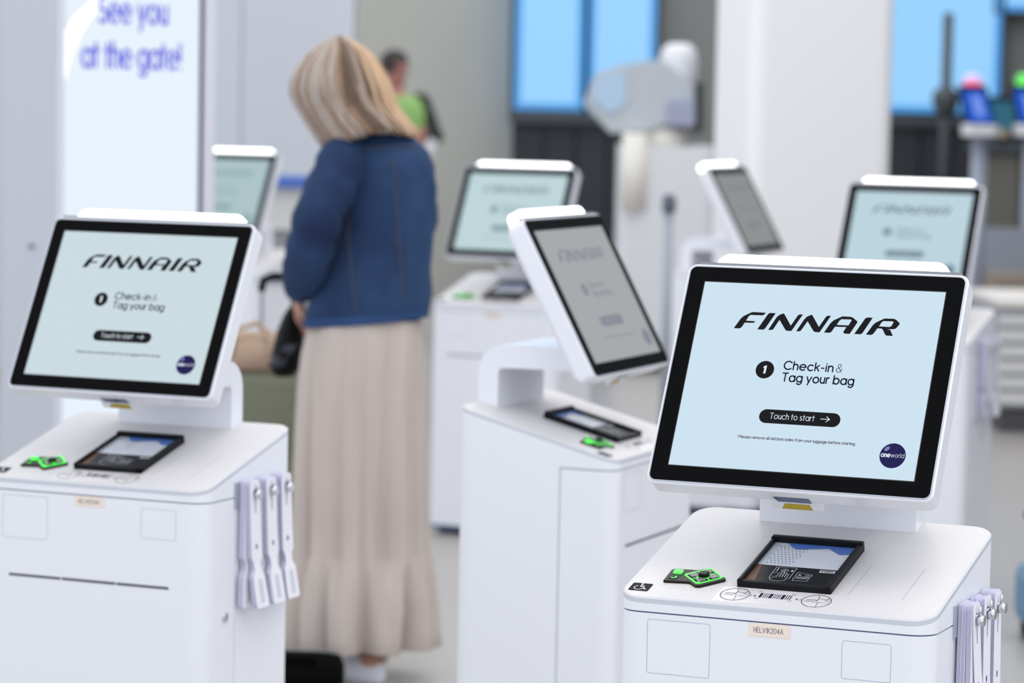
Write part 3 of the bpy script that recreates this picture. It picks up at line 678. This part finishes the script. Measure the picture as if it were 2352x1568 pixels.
def woman():
    Y = 8.04; base = at(835, 1500, Y); O = Vector((base.x, Y, 0))
    T = empty('person', O)
    tag(T, 'person with long blond hair, blue denim jacket and long beige skirt, seen from behind', 'person')
    rel = lambda p: Vector(p) - O
    f = Vector((-.62, .78, 0)).normalized(); l = Vector((-f.y, f.x, 0))      # facing, her left
    hc = at(790, 196, Y + .03); neck = at(838, 300, Y + .07); sh_l = at(772, 364, Y - .05); sh_r = at(950, 358, Y + .10)
    elb = at(702, 612, Y - .09); wr = elb + Vector((-.030, .215, -.075)); elr = at(952, 600, Y + .16); wrr = elr + Vector((-.16, .20, .02))
    hip = at(832, 800, Y)
    b = MB()
    add_head(b, rel(hc), (f.x, f.y, -.45), .92)
    b.tube([rel(hc) + Vector((.01, -.02, -.06)), rel(neck)], [.050, .052], 12)
    b.tube([rel(at(850, 345, Y + .07)), rel(at(856, 500, Y + .07)), rel(at(845, 640, Y + .07)), rel(at(836, 780, Y + .06))], [.075, .085, .080, .095], 16)
    b.tube([rel(sh_l) + Vector((.03, .05, -.02)), rel(sh_r) + Vector((-.04, 0, -.02))], [.045, .045], 12)
    b.tube([rel(sh_l) + Vector((.02, .03, -.01)), rel(elb) + Vector((0, .02, .01)), rel(wr)], [.042, .036, .026], 12)
    b.tube([rel(sh_r) + Vector((-.03, 0, -.01)), rel(elr) + Vector((-.02, 0, 0)), rel(wrr)], [.042, .036, .026], 12)
    add_hand(b, rel(wr), (-.1, .5, -.85), (.9, .1, .2), .7, 1.0, 1); add_hand(b, rel(wrr), (-.5, .85, -.1), (0, .1, -1), .4, 1.0, -1)
    for dx, yo, ux in ((.045, .02, 842), (-.045, .10, 800)):
        hx = rel(hip) + Vector((dx, .06, .0)); ft_ = Vector((rel(at(ux, 1500, Y)).x, yo, 0))
        b.tube([hx, Vector(((hx.x + ft_.x) / 2, (hx.y + ft_.y) / 2, .47)), Vector((ft_.x, ft_.y, .09))], [.075, .055, .036], 12)
        b.tube([Vector((ft_.x, ft_.y, .055)) - f * .03, Vector((ft_.x, ft_.y, .05)) + f * .13], [.036, .034], 12)
    fuse(b, 'body', skin, T, .0065, 4)
    # skirt: gathered waist, flared panel, ruffle under a seam
    sk = mat('beige_skirt', (202, 190, 183), .8, noise=.10, nscale=5, stretch=(3, 3, .5))
    rows = [(735, 708, 968), (760, 700, 972), (820, 684, 976), (900, 674, 978), (1000, 668, 979), (1100, 664, 981), (1200, 662, 983), (1270, 660, 985), (1285, 655, 990), (1330, 652, 994), (1390, 648, 998), (1450, 645, 1000), (1484, 644, 1002), (1490, 648, 998)]
    rr = []
    for v, u0, u1 in rows:
        cx, a, z = sec(u0, u1, v, Y); t = min(1, (v - 735) / 500); ruf = max(0, (v - 1275) / 230)
        def fold(th, t=t, ruf=ruf, v=v):
            th = th if th <= math.pi else th - 2 * math.pi
            k = t * (.03 * math.sin(7 * th + 1.2) + .022 * math.sin(13 * th + .4)) + .010 * math.sin(31 * th)
            up = t * max(0, 1 - ruf * 3)
            for c, w, dp in ((-1.90, .13, .24), (-1.02, .17, .30), (-2.50, .12, .26), (-1.50, .06, .10), (-.40, .10, .2)): k -= up * dp * math.exp(-((th - c) / w) ** 2)
            for c, w, dp in ((-1.46, .16, .42), (-.74, .17, .60), (-2.05, .10, .25), (-2.55, .12, .30)): k -= ruf * dp * math.exp(-((th - c) / (w * (.35 + .65 * ruf))) ** 2)
            return k + ruf * .05
        rr.append(ring(cx - O.x, .05, z, a * .97, min(a * .80, .172), 0, 160, fold))
    MB().loft(rr, False, False, 0, True).build('skirt', sk, T)
    # jacket
    dn = mat('blue_denim', (42, 74, 114), .9, noise=.5, nscale=4, rgb2=(12, 34, 72), bump=.3)
    rows = [(268, 818, 905), (290, 806, 925), (318, 780, 952), (345, 757, 980), (380, 748, 994), (430, 750, 999), (500, 752, 999), (560, 745, 996), (620, 728, 990), (680, 706, 986), (722, 694, 984), (738, 692, 983)]
    rr = []
    for v, u0, u1 in rows:
        tilt = (v - 268) / 470
        cx, a, z = sec(u0, u1, v, Y)
        fold = lambda th, v=v: .026 * math.sin(5 * th + v * .02) + .018 * math.sin(9 * th - v * .035) + .014 * math.sin(3 * th + v * .05)
        r_ = ring(cx - O.x, .05, z, a, min(a * .75, .155) * (1 if v > 330 else .85), 0, 72, fold)
        # hem rises to the right as in the picture
        rr.append([(x, y, z_ + (tilt ** 3) * .10 * (x - (cx - O.x))) for x, y, z_ in r_])
    J = MB().loft(rr, True, False, 0, True).build('denim_jacket', dn, T)
    hem = MB().loft([[(x * 1.0, y - .003 if y < .05 else y + .003, z + .002) for x, y, z in rr[-2]], [(x, y - .004 if y < .05 else y + .004, z - .004) for x, y, z in rr[-1]]], False, False, 0, True)
    hem.build('waistband', mat('denim_band', (34, 66, 112), .85), J)
    def sleeve(p, rad):
        pts = []; rs = []
        for i in range(len(p) - 1):
            for k in range(6):
                t = k / 6; pts.append(p[i].lerp(p[i + 1], t)); rs.append(rad[i] + (rad[i + 1] - rad[i]) * t + .004 * math.sin(i * 5 + k * 2.1))
        pts.append(p[-1]); rs.append(rad[-1]); return MB().tube(pts, rs, 20)
    sl_pts = [rel(sh_l) + Vector((.02, .02, .0)), rel(at(734, 485, Y - .10)), rel(elb) + Vector((.0, .02, .01)), rel(elb).lerp(rel(wr), .45), rel(elb).lerp(rel(wr), .88)]
    sleeve(sl_pts, [.066, .066, .060, .052, .044]).build('sleeve', dn, J)
    sleeve([rel(sh_r) + Vector((-.03, -.02, 0)), rel(at(960, 480, Y + .13)), rel(elr) + Vector((-.02, 0, 0)), rel(elr).lerp(rel(wrr), .88)], [.060, .058, .054, .044]).build('sleeve', dn, J)
    cl = mat('denim_collar', (44, 58, 82), .85)
    cr = []
    for v, u0, u1, k in ((250, 806, 912, 1.0), (275, 796, 932, 1.05), (302, 780, 952, 1.10)):
        cx, a, z = sec(u0, u1, v, Y); cr.append([(x, y, z_ - .16 * max(0, x - (cx - O.x))) for x, y, z_ in ring(cx - O.x, .045, z, a, min(.1, a * .9) * k, 0, 40)])
    MB().loft(cr, False, False, 0, True).build('collar', cl, J)
    # stitched seams over the back
    stt = mat('seam_thread', (92, 84, 90), .9)
    def on_back(u, v):
        q = at(u, v, Y - .2); q = rel(q)
        for (va, a0, a1), (vb, b0, b1) in zip(rows, rows[1:]):
            if va <= v <= vb:
                t = (v - va) / (vb - va); u0 = a0 + (b0 - a0) * t; u1 = a1 + (b1 - a1) * t
                cx, a, z = sec(u0, u1, v, Y); k = max(-.97, min(.97, (at(u, v, Y).x - cx) / a))
                th = math.atan2(-math.sqrt(1 - k * k), k)
                kk = 1 + .026 * math.sin(5 * th + v * .02) + .018 * math.sin(9 * th - v * .035) + .014 * math.sin(3 * th + v * .05)
                return Vector((cx - O.x + a * kk * math.cos(th), .05 + min(a * .75, .155) * kk * math.sin(th) - .002, z))
    for line in ([(800 + 5 * i, 402 - 7 * i) for i in range(9)] + [(845 + 9 * i, 340 - .6 * i) for i in range(15)], [(905 + 1.2 * i, 360 + 18 * i) for i in range(19)], [(790 + 1.5 * i, 420 + 16 * i) for i in range(19)]):
        pts = [p for p in (on_back(u, v) for u, v in line) if p]
        if len(pts) > 2: MB().tube(pts, .0016, 6).build('stitched_seam', stt, J)
    # hair
    hm = mat('blond_hair', (212, 184, 158), .55, noise=.6, nscale=4, stretch=(9, 9, .4), rgb2=(104, 80, 64))
    rows = [(82, 770, 790), (90, 750, 806), (106, 732, 831), (130, 711, 852), (150, 693, 865), (175, 676, 878), (200, 674, 890), (220, 678, 899), (245, 688, 911), (270, 706, 920), (296, 740, 922)]
    rr = []
    for v, u0, u1 in rows:
        cx, a, z = sec(u0, u1, v, Y)
        fold = lambda th, v=v: .008 * math.sin(13 * th + .02 * v) + .006 * math.sin(23 * th + .01 * v)
        rr.append(ring(cx - O.x, .03, z, a * .95, min(.092, a * .9), 0, 96, fold))
    Hh = MB().loft(rr, True, True, 1, True)
    rnd = random.Random(5)
    lowb = [(0, 336), (.2, 330), (.4, 312), (.55, 302), (.75, 302), (1, 312)]
    bands = [(.10, 0), (.17, 1), (.30, 0), (.40, 1), (.47, 0), (.58, 1), (.66, 2), (.76, 3), (.86, 2), (1.1, 4)]
    for i in range(300):
        t = (i % 150) / 149; lay = i // 150
        for (ta, va), (tb, vb) in zip(lowb, lowb[1:]):
            if ta <= t <= tb: vend = va + (vb - va) * (t - ta) / (tb - ta) + rnd.uniform(-7, 5)
        um = 668 + 220 * t + rnd.uniform(-3, 3); ue = 738 + 222 * t + rnd.uniform(-4, 4); yb = (-.098 + .012 * lay) * math.sin(math.pi * t) + rnd.uniform(-.004, .004)
        ps = [rel(at(774 + 12 * t, 85, Y)), rel(at(778 + (um - 778) * .60, 120, Y)), rel(at(um + 2, 190, Y)), rel(at(680 + 233 * t, 245, Y)), rel(at(ue, vend, Y))]
        tt = t + rnd.uniform(-.055, .055); hmi = next(k for lim, k in bands if tt < lim)
        for p, k in zip(ps, (.25, .7, 1, 1, 1.08)): p.y = yb * k + .015
        pts = []
        for j in range(4):
            q0, q1, q2, q3 = ps[max(j - 1, 0)], ps[j], ps[j + 1], ps[min(j + 2, 4)]
            for h in [k / 4 for k in range(4)]:
                pts.append(.5 * ((2 * q1) + (q2 - q0) * h + (2 * q0 - 5 * q1 + 4 * q2 - q3) * h * h + (3 * q1 - q0 - 3 * q2 + q3) * h ** 3))
        pts.append(ps[4]); n = len(pts)
        Hh.tube(pts, [.0025 + .0035 * math.sin(math.pi * min(1, .15 + .8 * k / n)) for k in range(n - 1)] + [.0015], 5, mi=hmi)
    hs = [mat('hair_' + nm, c, .55, noise=.25, nscale=5, stretch=(9, 9, .5)) for nm, c in (('pale', (196, 182, 172)), ('brown', (160, 131, 108)), ('dark', (104, 82, 66)), ('ash', (178, 158, 142)), ('gold', (216, 182, 148)))]
    Hh.build('hair', hs, T)
    # shoes
    sw = mat('white_shoe', (226, 228, 238), .5)
    for x, y in ((rel(at(842, 1500, Y)).x, .02), (rel(at(800, 1500, Y)).x, .10)):
        m = MB(); c = Vector((x, y, 0))
        rings = []
        for z, k in ((.0, 1.0), (.02, 1.04), (.045, .98), (.07, .80), (.085, .55)):
            rings.append([tuple(c + f * (.045 + (.145 * k * math.cos(t) if math.cos(t) > 0 else .115 * (1 if k > .9 else .9) * math.cos(t))) + l * .047 * k * math.sin(t) + Vector((0, 0, z))) for t in [2 * math.pi * j / 24 for j in range(24)]])
        m.loft(rings, True, True, 0, True); sh = m.build('shoe', sw, T)
        MB().ball(c - f * .055 + Vector((.02, -.02, .07)), .009, 10).build('buckle', chrome, sh)
    return wr, elb
WR, ELB = woman()

def handbag():
    Y = 8.22; c = at(650, 790, Y); T = empty('handbag', (c.x, Y, at(650, 862, Y).z))
    tag(T, 'black handbag with a grey patterned scarf hanging beside the denim jacket', 'handbag')
    O = T.location; zt = at(650, 705, Y).z - O.z; bm = mat('black_leather', (13, 12, 13), .55, spec=.15)
    rows = [(.0, .028, .045), (.02, .040, .06), (.07, .042, .07), (.12, .036, .06), (zt - .02, .024, .04), (zt, .014, .02)]
    MB().loft([ring(.005 + z * .12, 0, z, a, b, 0, 28) for z, a, b in rows], True, True, 0, True).build('bag_body', bm, T)
    MB().loft([ring(-.012 + .02 * i, -.045, .03 + .03 * i, .026 - .003 * i, .03, 0, 20, lambda th: .08 * math.sin(5 * th)) for i in range(3)], True, True, 0, True).build('scarf', mat('grey_pattern', (92, 97, 108), .85, noise=.8, nscale=26, rgb2=(16, 18, 22), spec=.1), T)
    MB().tube([(.008 + zt * .12, 0, zt - .03), (.030, -.01, zt + .03), (.042, -.015, zt + .075)], [.012, .010, .008], 8).build('strap', bm, T)
handbag()

def suitcase():
    Y = 8.75; c = at(600, 900, Y); T = empty('suitcase', (c.x, Y, 0)); O = T.location
    tag(T, 'olive green suitcase with raised black handle between the left kiosk and the person', 'suitcase')
    zt = at(600, 850, Y).z; g = mat('olive_shell', (128, 132, 112), .6, noise=.25, nscale=6)
    p = rrect(.40, .25, .05, 6)
    MB().loft([[(x * .96, y * .96, .05) for x, y in p], [(x, y, .08) for x, y in p], [(x, y, zt - .03) for x, y in p], [(x * .95, y * .95, zt) for x, y in p]]).build('shell', g, T)
    zh = at(640, 640, Y).z; xa = at(594, 700, Y).x - O.x; xb = xa + .15
    H = MB().tube([(xa, .105, zh - .035), (xa + .004, .105, zh - .012), (xa + .03, .105, zh), (xb - .03, .105, zh), (xb - .004, .105, zh - .012), (xb, .105, zh - .035)], .0125, 12).build('grip', black, T)
    for x in (xa, xb): MB().tube([(x, .105, zt - .02), (x, .105, zh - .02)], .006, 10).build('handle_tube', mat('tube_grey', (168, 168, 180), .3, metal=.8), T)
    for x in (-.15, .15):
        for y in (-.08, .08): MB().tube([(x - .012, y, .03), (x + .012, y, .03)], .03, 14, caps=False).build('wheel', black, T)
    t = empty('tote_bag', (c.x - .03, Y - .02, zt + .001)); tag(t, 'soft tan bag resting on top of the green suitcase', 'bag')
    tn = mat('tan_canvas', (190, 164, 142), .85, noise=.2, nscale=5)
    h = at(600, 762, Y).z - zt
    MB().loft([ring(0, .0, z, a, b, 0, 36, lambda th: .03 * math.sin(4 * th)) for z, a, b in ((0, .13, .085), (h * .3, .15, .10), (h * .7, .14, .085), (h, .11, .03))], True, True, 0, True).build('bag_body', tn, t)
    MB().tube([(-.05, -.09, h * .5), (-.04, -.07, h + .01), (.02, -.05, h + .03), (.05, -.06, h + .005), (.06, -.09, h * .5)], .008, 8).build('carry_handle', tn, t)
suitcase()

def floor_bag():
    Y = 7.8; a = at(600, 1500, Y); b = at(790, 1500, Y); T = empty('duffel_bag', ((a.x + b.x) / 2, Y, 0))
    tag(T, 'black bag lying on the floor in front of the beige skirt', 'bag')
    w = (b.x - a.x) / 2; bk = mat('black_nylon', (4, 4, 5), .85, spec=.08)
    MB().loft([[(x, .09 * k * math.cos(t) , .062 + .062 * k * math.sin(t)) for t in [2 * math.pi * j / 24 for j in range(24)]] for x, k in ((-w, .55), (-w * .93, .9), (-w * .6, 1.02), (w * .4, 1.0), (w * .9, .85), (w, .5))], True, True, 0, True).build('bag_body', bk, T)
    MB().tube([(-.05, -.06, .10), (-.04, -.07, .118), (.03, -.07, .118), (.04, -.06, .10)], .007, 8).build('carry_handle', bk, T)
    MB().box(-w * .8, w * .8, -.004, .004, .1225, .1265).build('zip', greym, T)
floor_bag()

def worker():
    Y = 20.0; base = at(905, 300, Y); O = Vector((base.x, Y, 0)); T = empty('person', O)
    tag(T, 'distant person in a bright yellow-green vest holding a white paper', 'person')
    H = at(905, 112, Y).z; rel = lambda p: Vector(p) - O; s = H / 1.78
    f = Vector((.6, -.8, 0)); l = Vector((-f.y, f.x, 0)); b = MB()
    hc = Vector((0, 0, H - .125)); add_head(b, hc, (f.x, f.y, -.1), s)
    b.tube([hc - Vector((0, 0, .07)), (0, 0, 1.46 * s)], [.052, .055], 12)
    b.tube([(0, 0, 1.42 * s), (0, 0, 1.2 * s), (0, 0, .98 * s)], [.13, .135, .14], 16)
    sL, sR = Vector((.17, 0, 1.45 * s)), Vector((-.17, 0, 1.45 * s)); eL = Vector((.27, -.03, 1.22 * s)); eR = Vector((-.24, -.03, 1.18 * s))
    wL = at(968, 300, Y - .2) - O; wR = Vector((-.1, -.28, 1.15 * s))
    b.tube([sR - Vector((0, 0, .05)), sL - Vector((0, 0, .05))], [.045, .045], 12); b.tube([sL, eL, wL], [.05, .042, .028], 10); b.tube([sR, eR, wR], [.05, .042, .028], 10)
    add_hand(b, wL, (0, -.4, -.8), (-.6, -.5, 0), .6, 1, 1); add_hand(b, wR, (.6, -.6, 0), (0, 0, -1), .6, 1, -1)
    for q in (-1, 1):
        b.tube([(q * .09, 0, .96 * s), (q * .10, .0, .5 * s), (q * .11, .02, .08)], [.10, .065, .045], 12); b.tube([(q * .11, .04, .045), (q * .12, -.14, .04)], [.042, .038], 10)
    fuse(b, 'body', mat('skin_ruddy', (186, 128, 116), .6), T, .009, 3)
    hv = mat('hi_vis_vest', (152, 200, 116), .7, noise=.2, nscale=3)
    rows = [(1.50, .09, .08), (1.47, .19, .12), (1.40, .225, .15), (1.2, .215, .155), (1.0, .21, .16), (.86, .215, .165)]
    V = MB().loft([ring(0, 0, z * s, a, c, 0, 36) for z, a, c in rows], True, True, 0, True).build('vest', hv, T)
    for z in (1.0, 1.16): MB().loft([ring(0, 0, (z + k) * s, .22, .163, 0, 36) for k in (-.025, .025)], False, False, 0, True).build('reflective_band', mat('band_silver', (214, 216, 214), .4), V)
    bl = mat('black_sleeve', (38, 44, 40), .8)
    for p in ((sL, eL, wL), (sR, eR, wR)): MB().tube([p[0], p[1], p[1].lerp(p[2], .7)], [.066, .056, .045], 12).build('sleeve', bl, T)
    for q in (-1, 1): MB().tube([(q * .09, 0, .95 * s), (q * .10, 0, .5 * s), (q * .11, .02, .08)], [.115, .085, .07], 14).build('trouser_leg', bl, T)
    MB().loft([ring(hc.x - f.x * .012, hc.y - f.y * .012, hc.z + z, a, a * 1.05, 0, 24) for z, a in ((-.02, .088), (.03, .094), (.07, .088), (.105, .062), (.122, .02))], True, True, 0, True).build('hair', mat('dark_hair', (52, 50, 48), .7), T)
    for q in (-1, 1): MB().tube([(q * .11, .05, .04), (q * .12, -.16, .035)], [.048, .044], 12).build('shoe', black, T)
    P = at(984, 342, Y - .3)
    simple('paper_sheet', MB().box(-.03, .03, -.002, .002, -.07, .07, M=Matrix.Rotation(.5, 4, 'Y')), tagw, 'white paper in the hand of the distant person in the vest', 'paper', loc=P)
worker()

# ------------------------------------------------------------------ things further back
def desk():
    Y = 14.6; a = at(560, 404, Y); b = at(760, 404, Y); T = empty('desk', ((a.x + b.x) / 2, Y, 0)); w = (b.x - a.x) / 2
    tag(T, 'pale desk with a blue top edge beyond the person in denim', 'desk')
    z1 = at(650, 408, Y).z; z2 = at(650, 430, Y).z; z3 = at(650, 528, Y).z
    MB().box(-w, w, -.05, .55, z2, z1).build('blue_top', mat('blue_laminate', (70, 108, 190), .5), T)
    MB().box(-w * .95, w * .95, 0, .5, z3, z2 - .001).build('front_panel', mat('warm_white_panel', (214, 213, 210), .6), T)
    MB().box(-w * .95, w * .95, .03, .48, .06, z3 - .001).build('lower_panel', mat('grey_panel', (150, 152, 156), .6), T)
    MB().box(-w * .9, w * .9, .06, .45, 0, .06).build('plinth', black, T)
desk()

def bag_drop():
    Y = 17.5; T = empty('bag_drop_machine', (at(1530, 500, Y).x, Y, 0)); O = T.location
    tag(T, 'tall white bag drop machine with hood, blurred in front of the blue windows', 'machine')
    X = lambda u, v: at(u, v, Y).x - O.x; Zf = lambda u, v: at(u, v, Y).z
    wm = mat('machine_white', (232, 234, 238), .45); cm = mat('machine_cream', (246, 242, 232), .5); gm = mat('machine_grey', (196, 203, 210), .5); vm = mat('machine_violet', (168, 172, 200), .4)
    p = rrect(X(1640, 500) - X(1422, 500), .7, .05, 5, (X(1640, 500) + X(1422, 500)) / 2, .35)
    MB().loft([[(x, y, .05) for x, y in p], [(x, y, Zf(1500, 335)) for x, y in p]]).build('cabinet', wm, T)
    MB().loft([[(x * 1, y, 0) for x, y in rrect(.46, .6, .05, 4, (X(1640, 500) + X(1422, 500)) / 2, .35)], [(x, y, .05) for x, y in rrect(.46, .6, .05, 4, (X(1640, 500) + X(1422, 500)) / 2, .35)]]).build('plinth', black, T)
    pts = [(1345, 240), (1372, 170), (1430, 148), (1520, 135), (1608, 205), (1600, 262), (1490, 300), (1405, 306)]
    q = [(X(u, v), Zf(u, v)) for u, v in pts]
    MB().loft([[(x, .10, z) for x, z in q], [(x, .55, z) for x, z in q]]).build('hood', gm, T)
    q = [(X(u, v), Zf(u, v)) for u, v in ((1358, 225), (1378, 180), (1440, 160), (1440, 240), (1400, 262))]
    MB().loft([[(x, .085, z) for x, z in q], [(x, .10, z) for x, z in q]]).build('hood_window', mat('hood_glass', (186, 214, 240), .2), T)
    MB().loft([ring((X(1530, 110) + X(1602, 110)) / 2, .30, Zf(1560, v), k * (X(1606, 110) - X(1518, 110)) / 2, k * .15, 0, 28) for v, k in ((215, .9), (200, 1), (130, 1), (108, .85), (98, .5))], True, True, 0, True).build('camera_head', wm, T)
    MB().loft([ring((X(1480, 300) + X(1580, 300)) / 2, .25, Zf(1530, v), k * (X(1588, 300) - X(1476, 300)) / 2, k * .14, 0, 28) for v, k in ((345, 1), (310, 1), (292, .8), (284, .4))], True, True, 0, True).build('dome', cm, T)
    MB().loft([ring(X(1458, 400), .02, Zf(1458, v), .075, .075, 0, 24) for v in (480, 305)], True, True, 0, True).build('lamp_post', cm, T)
    MB().box(X(1536, 250), X(1600, 250), .05, .10, Zf(1560, 288), Zf(1560, 232)).build('touch_screen', vm, T)
    MB().box(X(1598, 250), X(1616, 250), .05, .60, Zf(1608, 305), Zf(1608, 190)).build('side_panel', mat('machine_dark', (40, 42, 44), .5), T)
bag_drop()

def stanchion():
    Y = 13.2; p = at(1536, 500, Y); T = empty('queue_post', (p.x, Y, 0)); zt = at(1536, 446, Y).z
    tag(T, 'grey queue barrier post with dark head between the sideways kiosks', 'barrier post')
    MB().loft([ring(0, 0, z, r, r, 0, 24) for z, r in ((0, .17), (.015, .17), (.03, .05))], True, True, 0, True).build('base', greym, T)
    MB().tube([(0, 0, .03), (0, 0, zt - .08)], .020, 16, caps=False).build('pole', mat('post_grey', (164, 172, 182), .4), T)
    MB().loft([ring(0, 0, zt - .08 + z, r, r, 0, 24) for z, r in ((0, .024), (.01, .030), (.06, .030), (.08, .020))], True, True, 0, True).build('belt_head', mat('head_dark', (96, 102, 114), .5), T)
stanchion()

def gate(u, v, Y, lampc, name, label):
    p = at(u, v, Y); T = empty('gate_reader', (p.x, Y, 0)); zs = at(u, 285, Y).z
    tag(T, label, 'gate reader', 'gate readers by the far windows')
    wm = mat('machine_white', (232, 234, 238), .45)
    MB().tube([(.08, .05, .03), (.08, .05, zs - .06)], .05, 18, caps=False).build('post', mat('post_white', (168, 174, 192), .5), T)
    MB().loft([ring(.08, .05, z, a, a, 0, 24) for z, a in ((0, .13), (.03, .13))], True, True).build('foot', greym, T)
    pr = rrect(.21, .24, .05, 5, .07, .0)
    MB().loft([[(x, y, zs - .07) for x, y in pr], [(x, y, zs) for x, y in pr]]).build('shelf', wm, T)
    MB().box(.16, .24, -.03, .12, zs - .075, zs - .03).build('wood_flap', mat('tan_flap', (196, 180, 150), .5), T)
    zt = at(u, 196, Y).z
    q = [(-.02, zs), (.16, zs), (.10, zt), (-.07, zt)]
    S_ = MB().loft([[(x, -.02, z) for x, z in q], [(x, .05, z) for x, z in q]]).build('screen_case', black, T)
    q = [(-.005, zs + .01), (.145, zs + .01), (.088, zt - .03), (-.055, zt - .03)]
    MB().loft([[(x, -.03, z) for x, z in q], [(x, -.021, z) for x, z in q]]).build('screen', screen_mat('gate_screen', (38, 92, 200), 1.0), S_)
    q = [(.04, zs + .05), (.10, zs + .05), (.06, zt - .06), (.00, zt - .06)]
    MB().loft([[(x, -.034, z) for x, z in q], [(x, -.031, z) for x, z in q]]).build('screen_glow', screen_mat('gate_screen_light', (120, 150, 235), 1.0), S_)
    MB().loft([ring(.02, .02, zt + z, a, a * .6, 0, 24) for z, a in ((0, .055), (.022, .055))], True, True, 0, True).build('status_lamp', mat('lamp_' + name, lampc, .4, emit=lampc, strength=1.1), T)
    pale = (192, 176, 222) if name == 'red' else lampc
    MB().loft([ring(.02, .02, zt + z, a, a * .6, 0, 24) for z, a in ((.0225, .055), (.05, .052), (.07, .035))], True, True, 0, True).build('lamp_dome', mat('dome_' + name, pale, .3, emit=pale, strength=.8), T)
gate(2226, 250, 19.0, (232, 70, 84), 'red', 'far white gate reader with a blue screen and red status lamp')
gate(2346, 250, 19.0, (92, 214, 92), 'green', 'far white gate reader with a green status lamp at the right picture edge')

def monitor_far():
    Y = 20.5; p = at(2310, 250, Y); T = empty('desk_monitor', (p.x, Y, at(2310, 330, Y).z)); z1 = at(2310, 222, Y).z - T.location.z
    tag(T, 'dark flat monitor between the red and green gate readers', 'monitor')
    MB().box(-.14, .16, 0, .04, .06, z1).build('casing', black, T)
    MB().box(-.10, .13, -.006, -.0005, .09, z1 - .03).build('screen', mat('teal_screen', (20, 30, 34), .3, emit=(40, 104, 130), strength=.8), T)
    MB().box(-.02, .02, .01, .03, 0, .06).build('stand', black, T)
monitor_far()
counter(2268, 2420, 330, 20.3, 'grey counter carrying the dark monitor by the far gate readers', 2, mat('grey_beige_panel', (118, 117, 110), .7))

def post_dark():
    Y = 21.5; p = at(2172, 250, Y); T = empty('dark_post', (p.x, Y, 0))
    tag(T, 'dark post with a bulky joint standing against the right blue windows', 'post')
    zt = at(2172, 30, Y).z; zj = at(2172, 222, Y).z
    MB().tube([(0, 0, 0), (0, 0, zt)], .036, 16, caps=False).build('pole', frame_d, T)
    MB().loft([ring(0, 0, zj + z, r, r, 0, 20) for z, r in ((-.15, .04), (-.09, .08), (-.02, .10), (.03, .09), (.07, .04))], True, True, 0, True).build('joint', frame_d, T)
post_dark()

def conveyor():
    Y = 14.6; a = at(2296, 690, Y); T = empty('baggage_conveyor', (a.x, Y, 0)); zt = a.z
    tag(T, 'low white baggage conveyor with a slatted front at the right picture edge', 'conveyor')
    wm = mat('conveyor_white', (226, 226, 226), .5); W_ = 1.4
    MB().box(0, W_, .03, .9, .12, zt - .03).build('frame', mat('conveyor_grey', (186, 190, 198), .5), T)
    MB().box(-.02, W_, -.02, .95, zt - .03, zt).build('deck', mat('conveyor_deck', (236, 232, 226), .5), T)
    z = .14
    while z < zt - .10:
        MB().box(.0, W_, 0, .03, z, z + .052).build('slat', wm, T); z += .075
    MB().box(.03, W_, .06, .85, 0, .12).build('plinth', mat('conveyor_dark', (84, 84, 90), .6), T)
    Yb = 17.5; a = at(2288, 640, Yb)
    t2 = empty('bench', (a.x + .55, Yb, 0)); tag(t2, 'far low bench with a brown seat at the right picture edge', 'bench')
    z1 = at(2300, 632, Yb).z; z2 = at(2300, 672, Yb).z
    MB().box(-.55, .55, 0, .45, z2, z1).build('seat', mat('brown_seat', (150, 136, 124), .7), t2)
    for x in (-.48, .48): MB().box(x - .03, x + .03, .05, .40, 0, z2).build('leg', steel, t2)
    MB().box(-.55, .55, .40, .46, z1, z1 + .25).build('backrest', mat('grey_back', (150, 158, 170), .6), t2)
conveyor()

def side_case():
    Y = 8.9; p = at(2336, 1400, Y); T = empty('trolley_case', (p.x + .15, Y, 0)); zt = at(2336, 1300, Y).z
    tag(T, 'blue trolley case cut off by the right picture edge', 'suitcase')
    p = rrect(.30, .2, .05, 6); g = mat('case_blue', (100, 142, 172), .5, noise=.2, nscale=5)
    MB().loft([[(x * .95, y * .95, .06) for x, y in p], [(x, y, .09) for x, y in p], [(x, y, zt - .03) for x, y in p], [(x * .93, y * .93, zt) for x, y in p]]).build('shell', g, T)
    for x in (-.11, .11):
        for y in (-.06, .06): MB().tube([(x - .014, y, .035), (x + .014, y, .035)], .035, 14, caps=False).build('wheel', mat('wheel_brown', (48, 38, 32), .7), T)
    zg = at(2336, 1182, Y).z
    for x in (-.12, .10): MB().tube([(x, .0, zt - .01), (x, .0, zg)], .006, 8).build('handle_tube', greym, T)
    MB().tube([(-.125, 0, zg), (.105, 0, zg)], .014, 10).build('grip', black, T)
side_case()
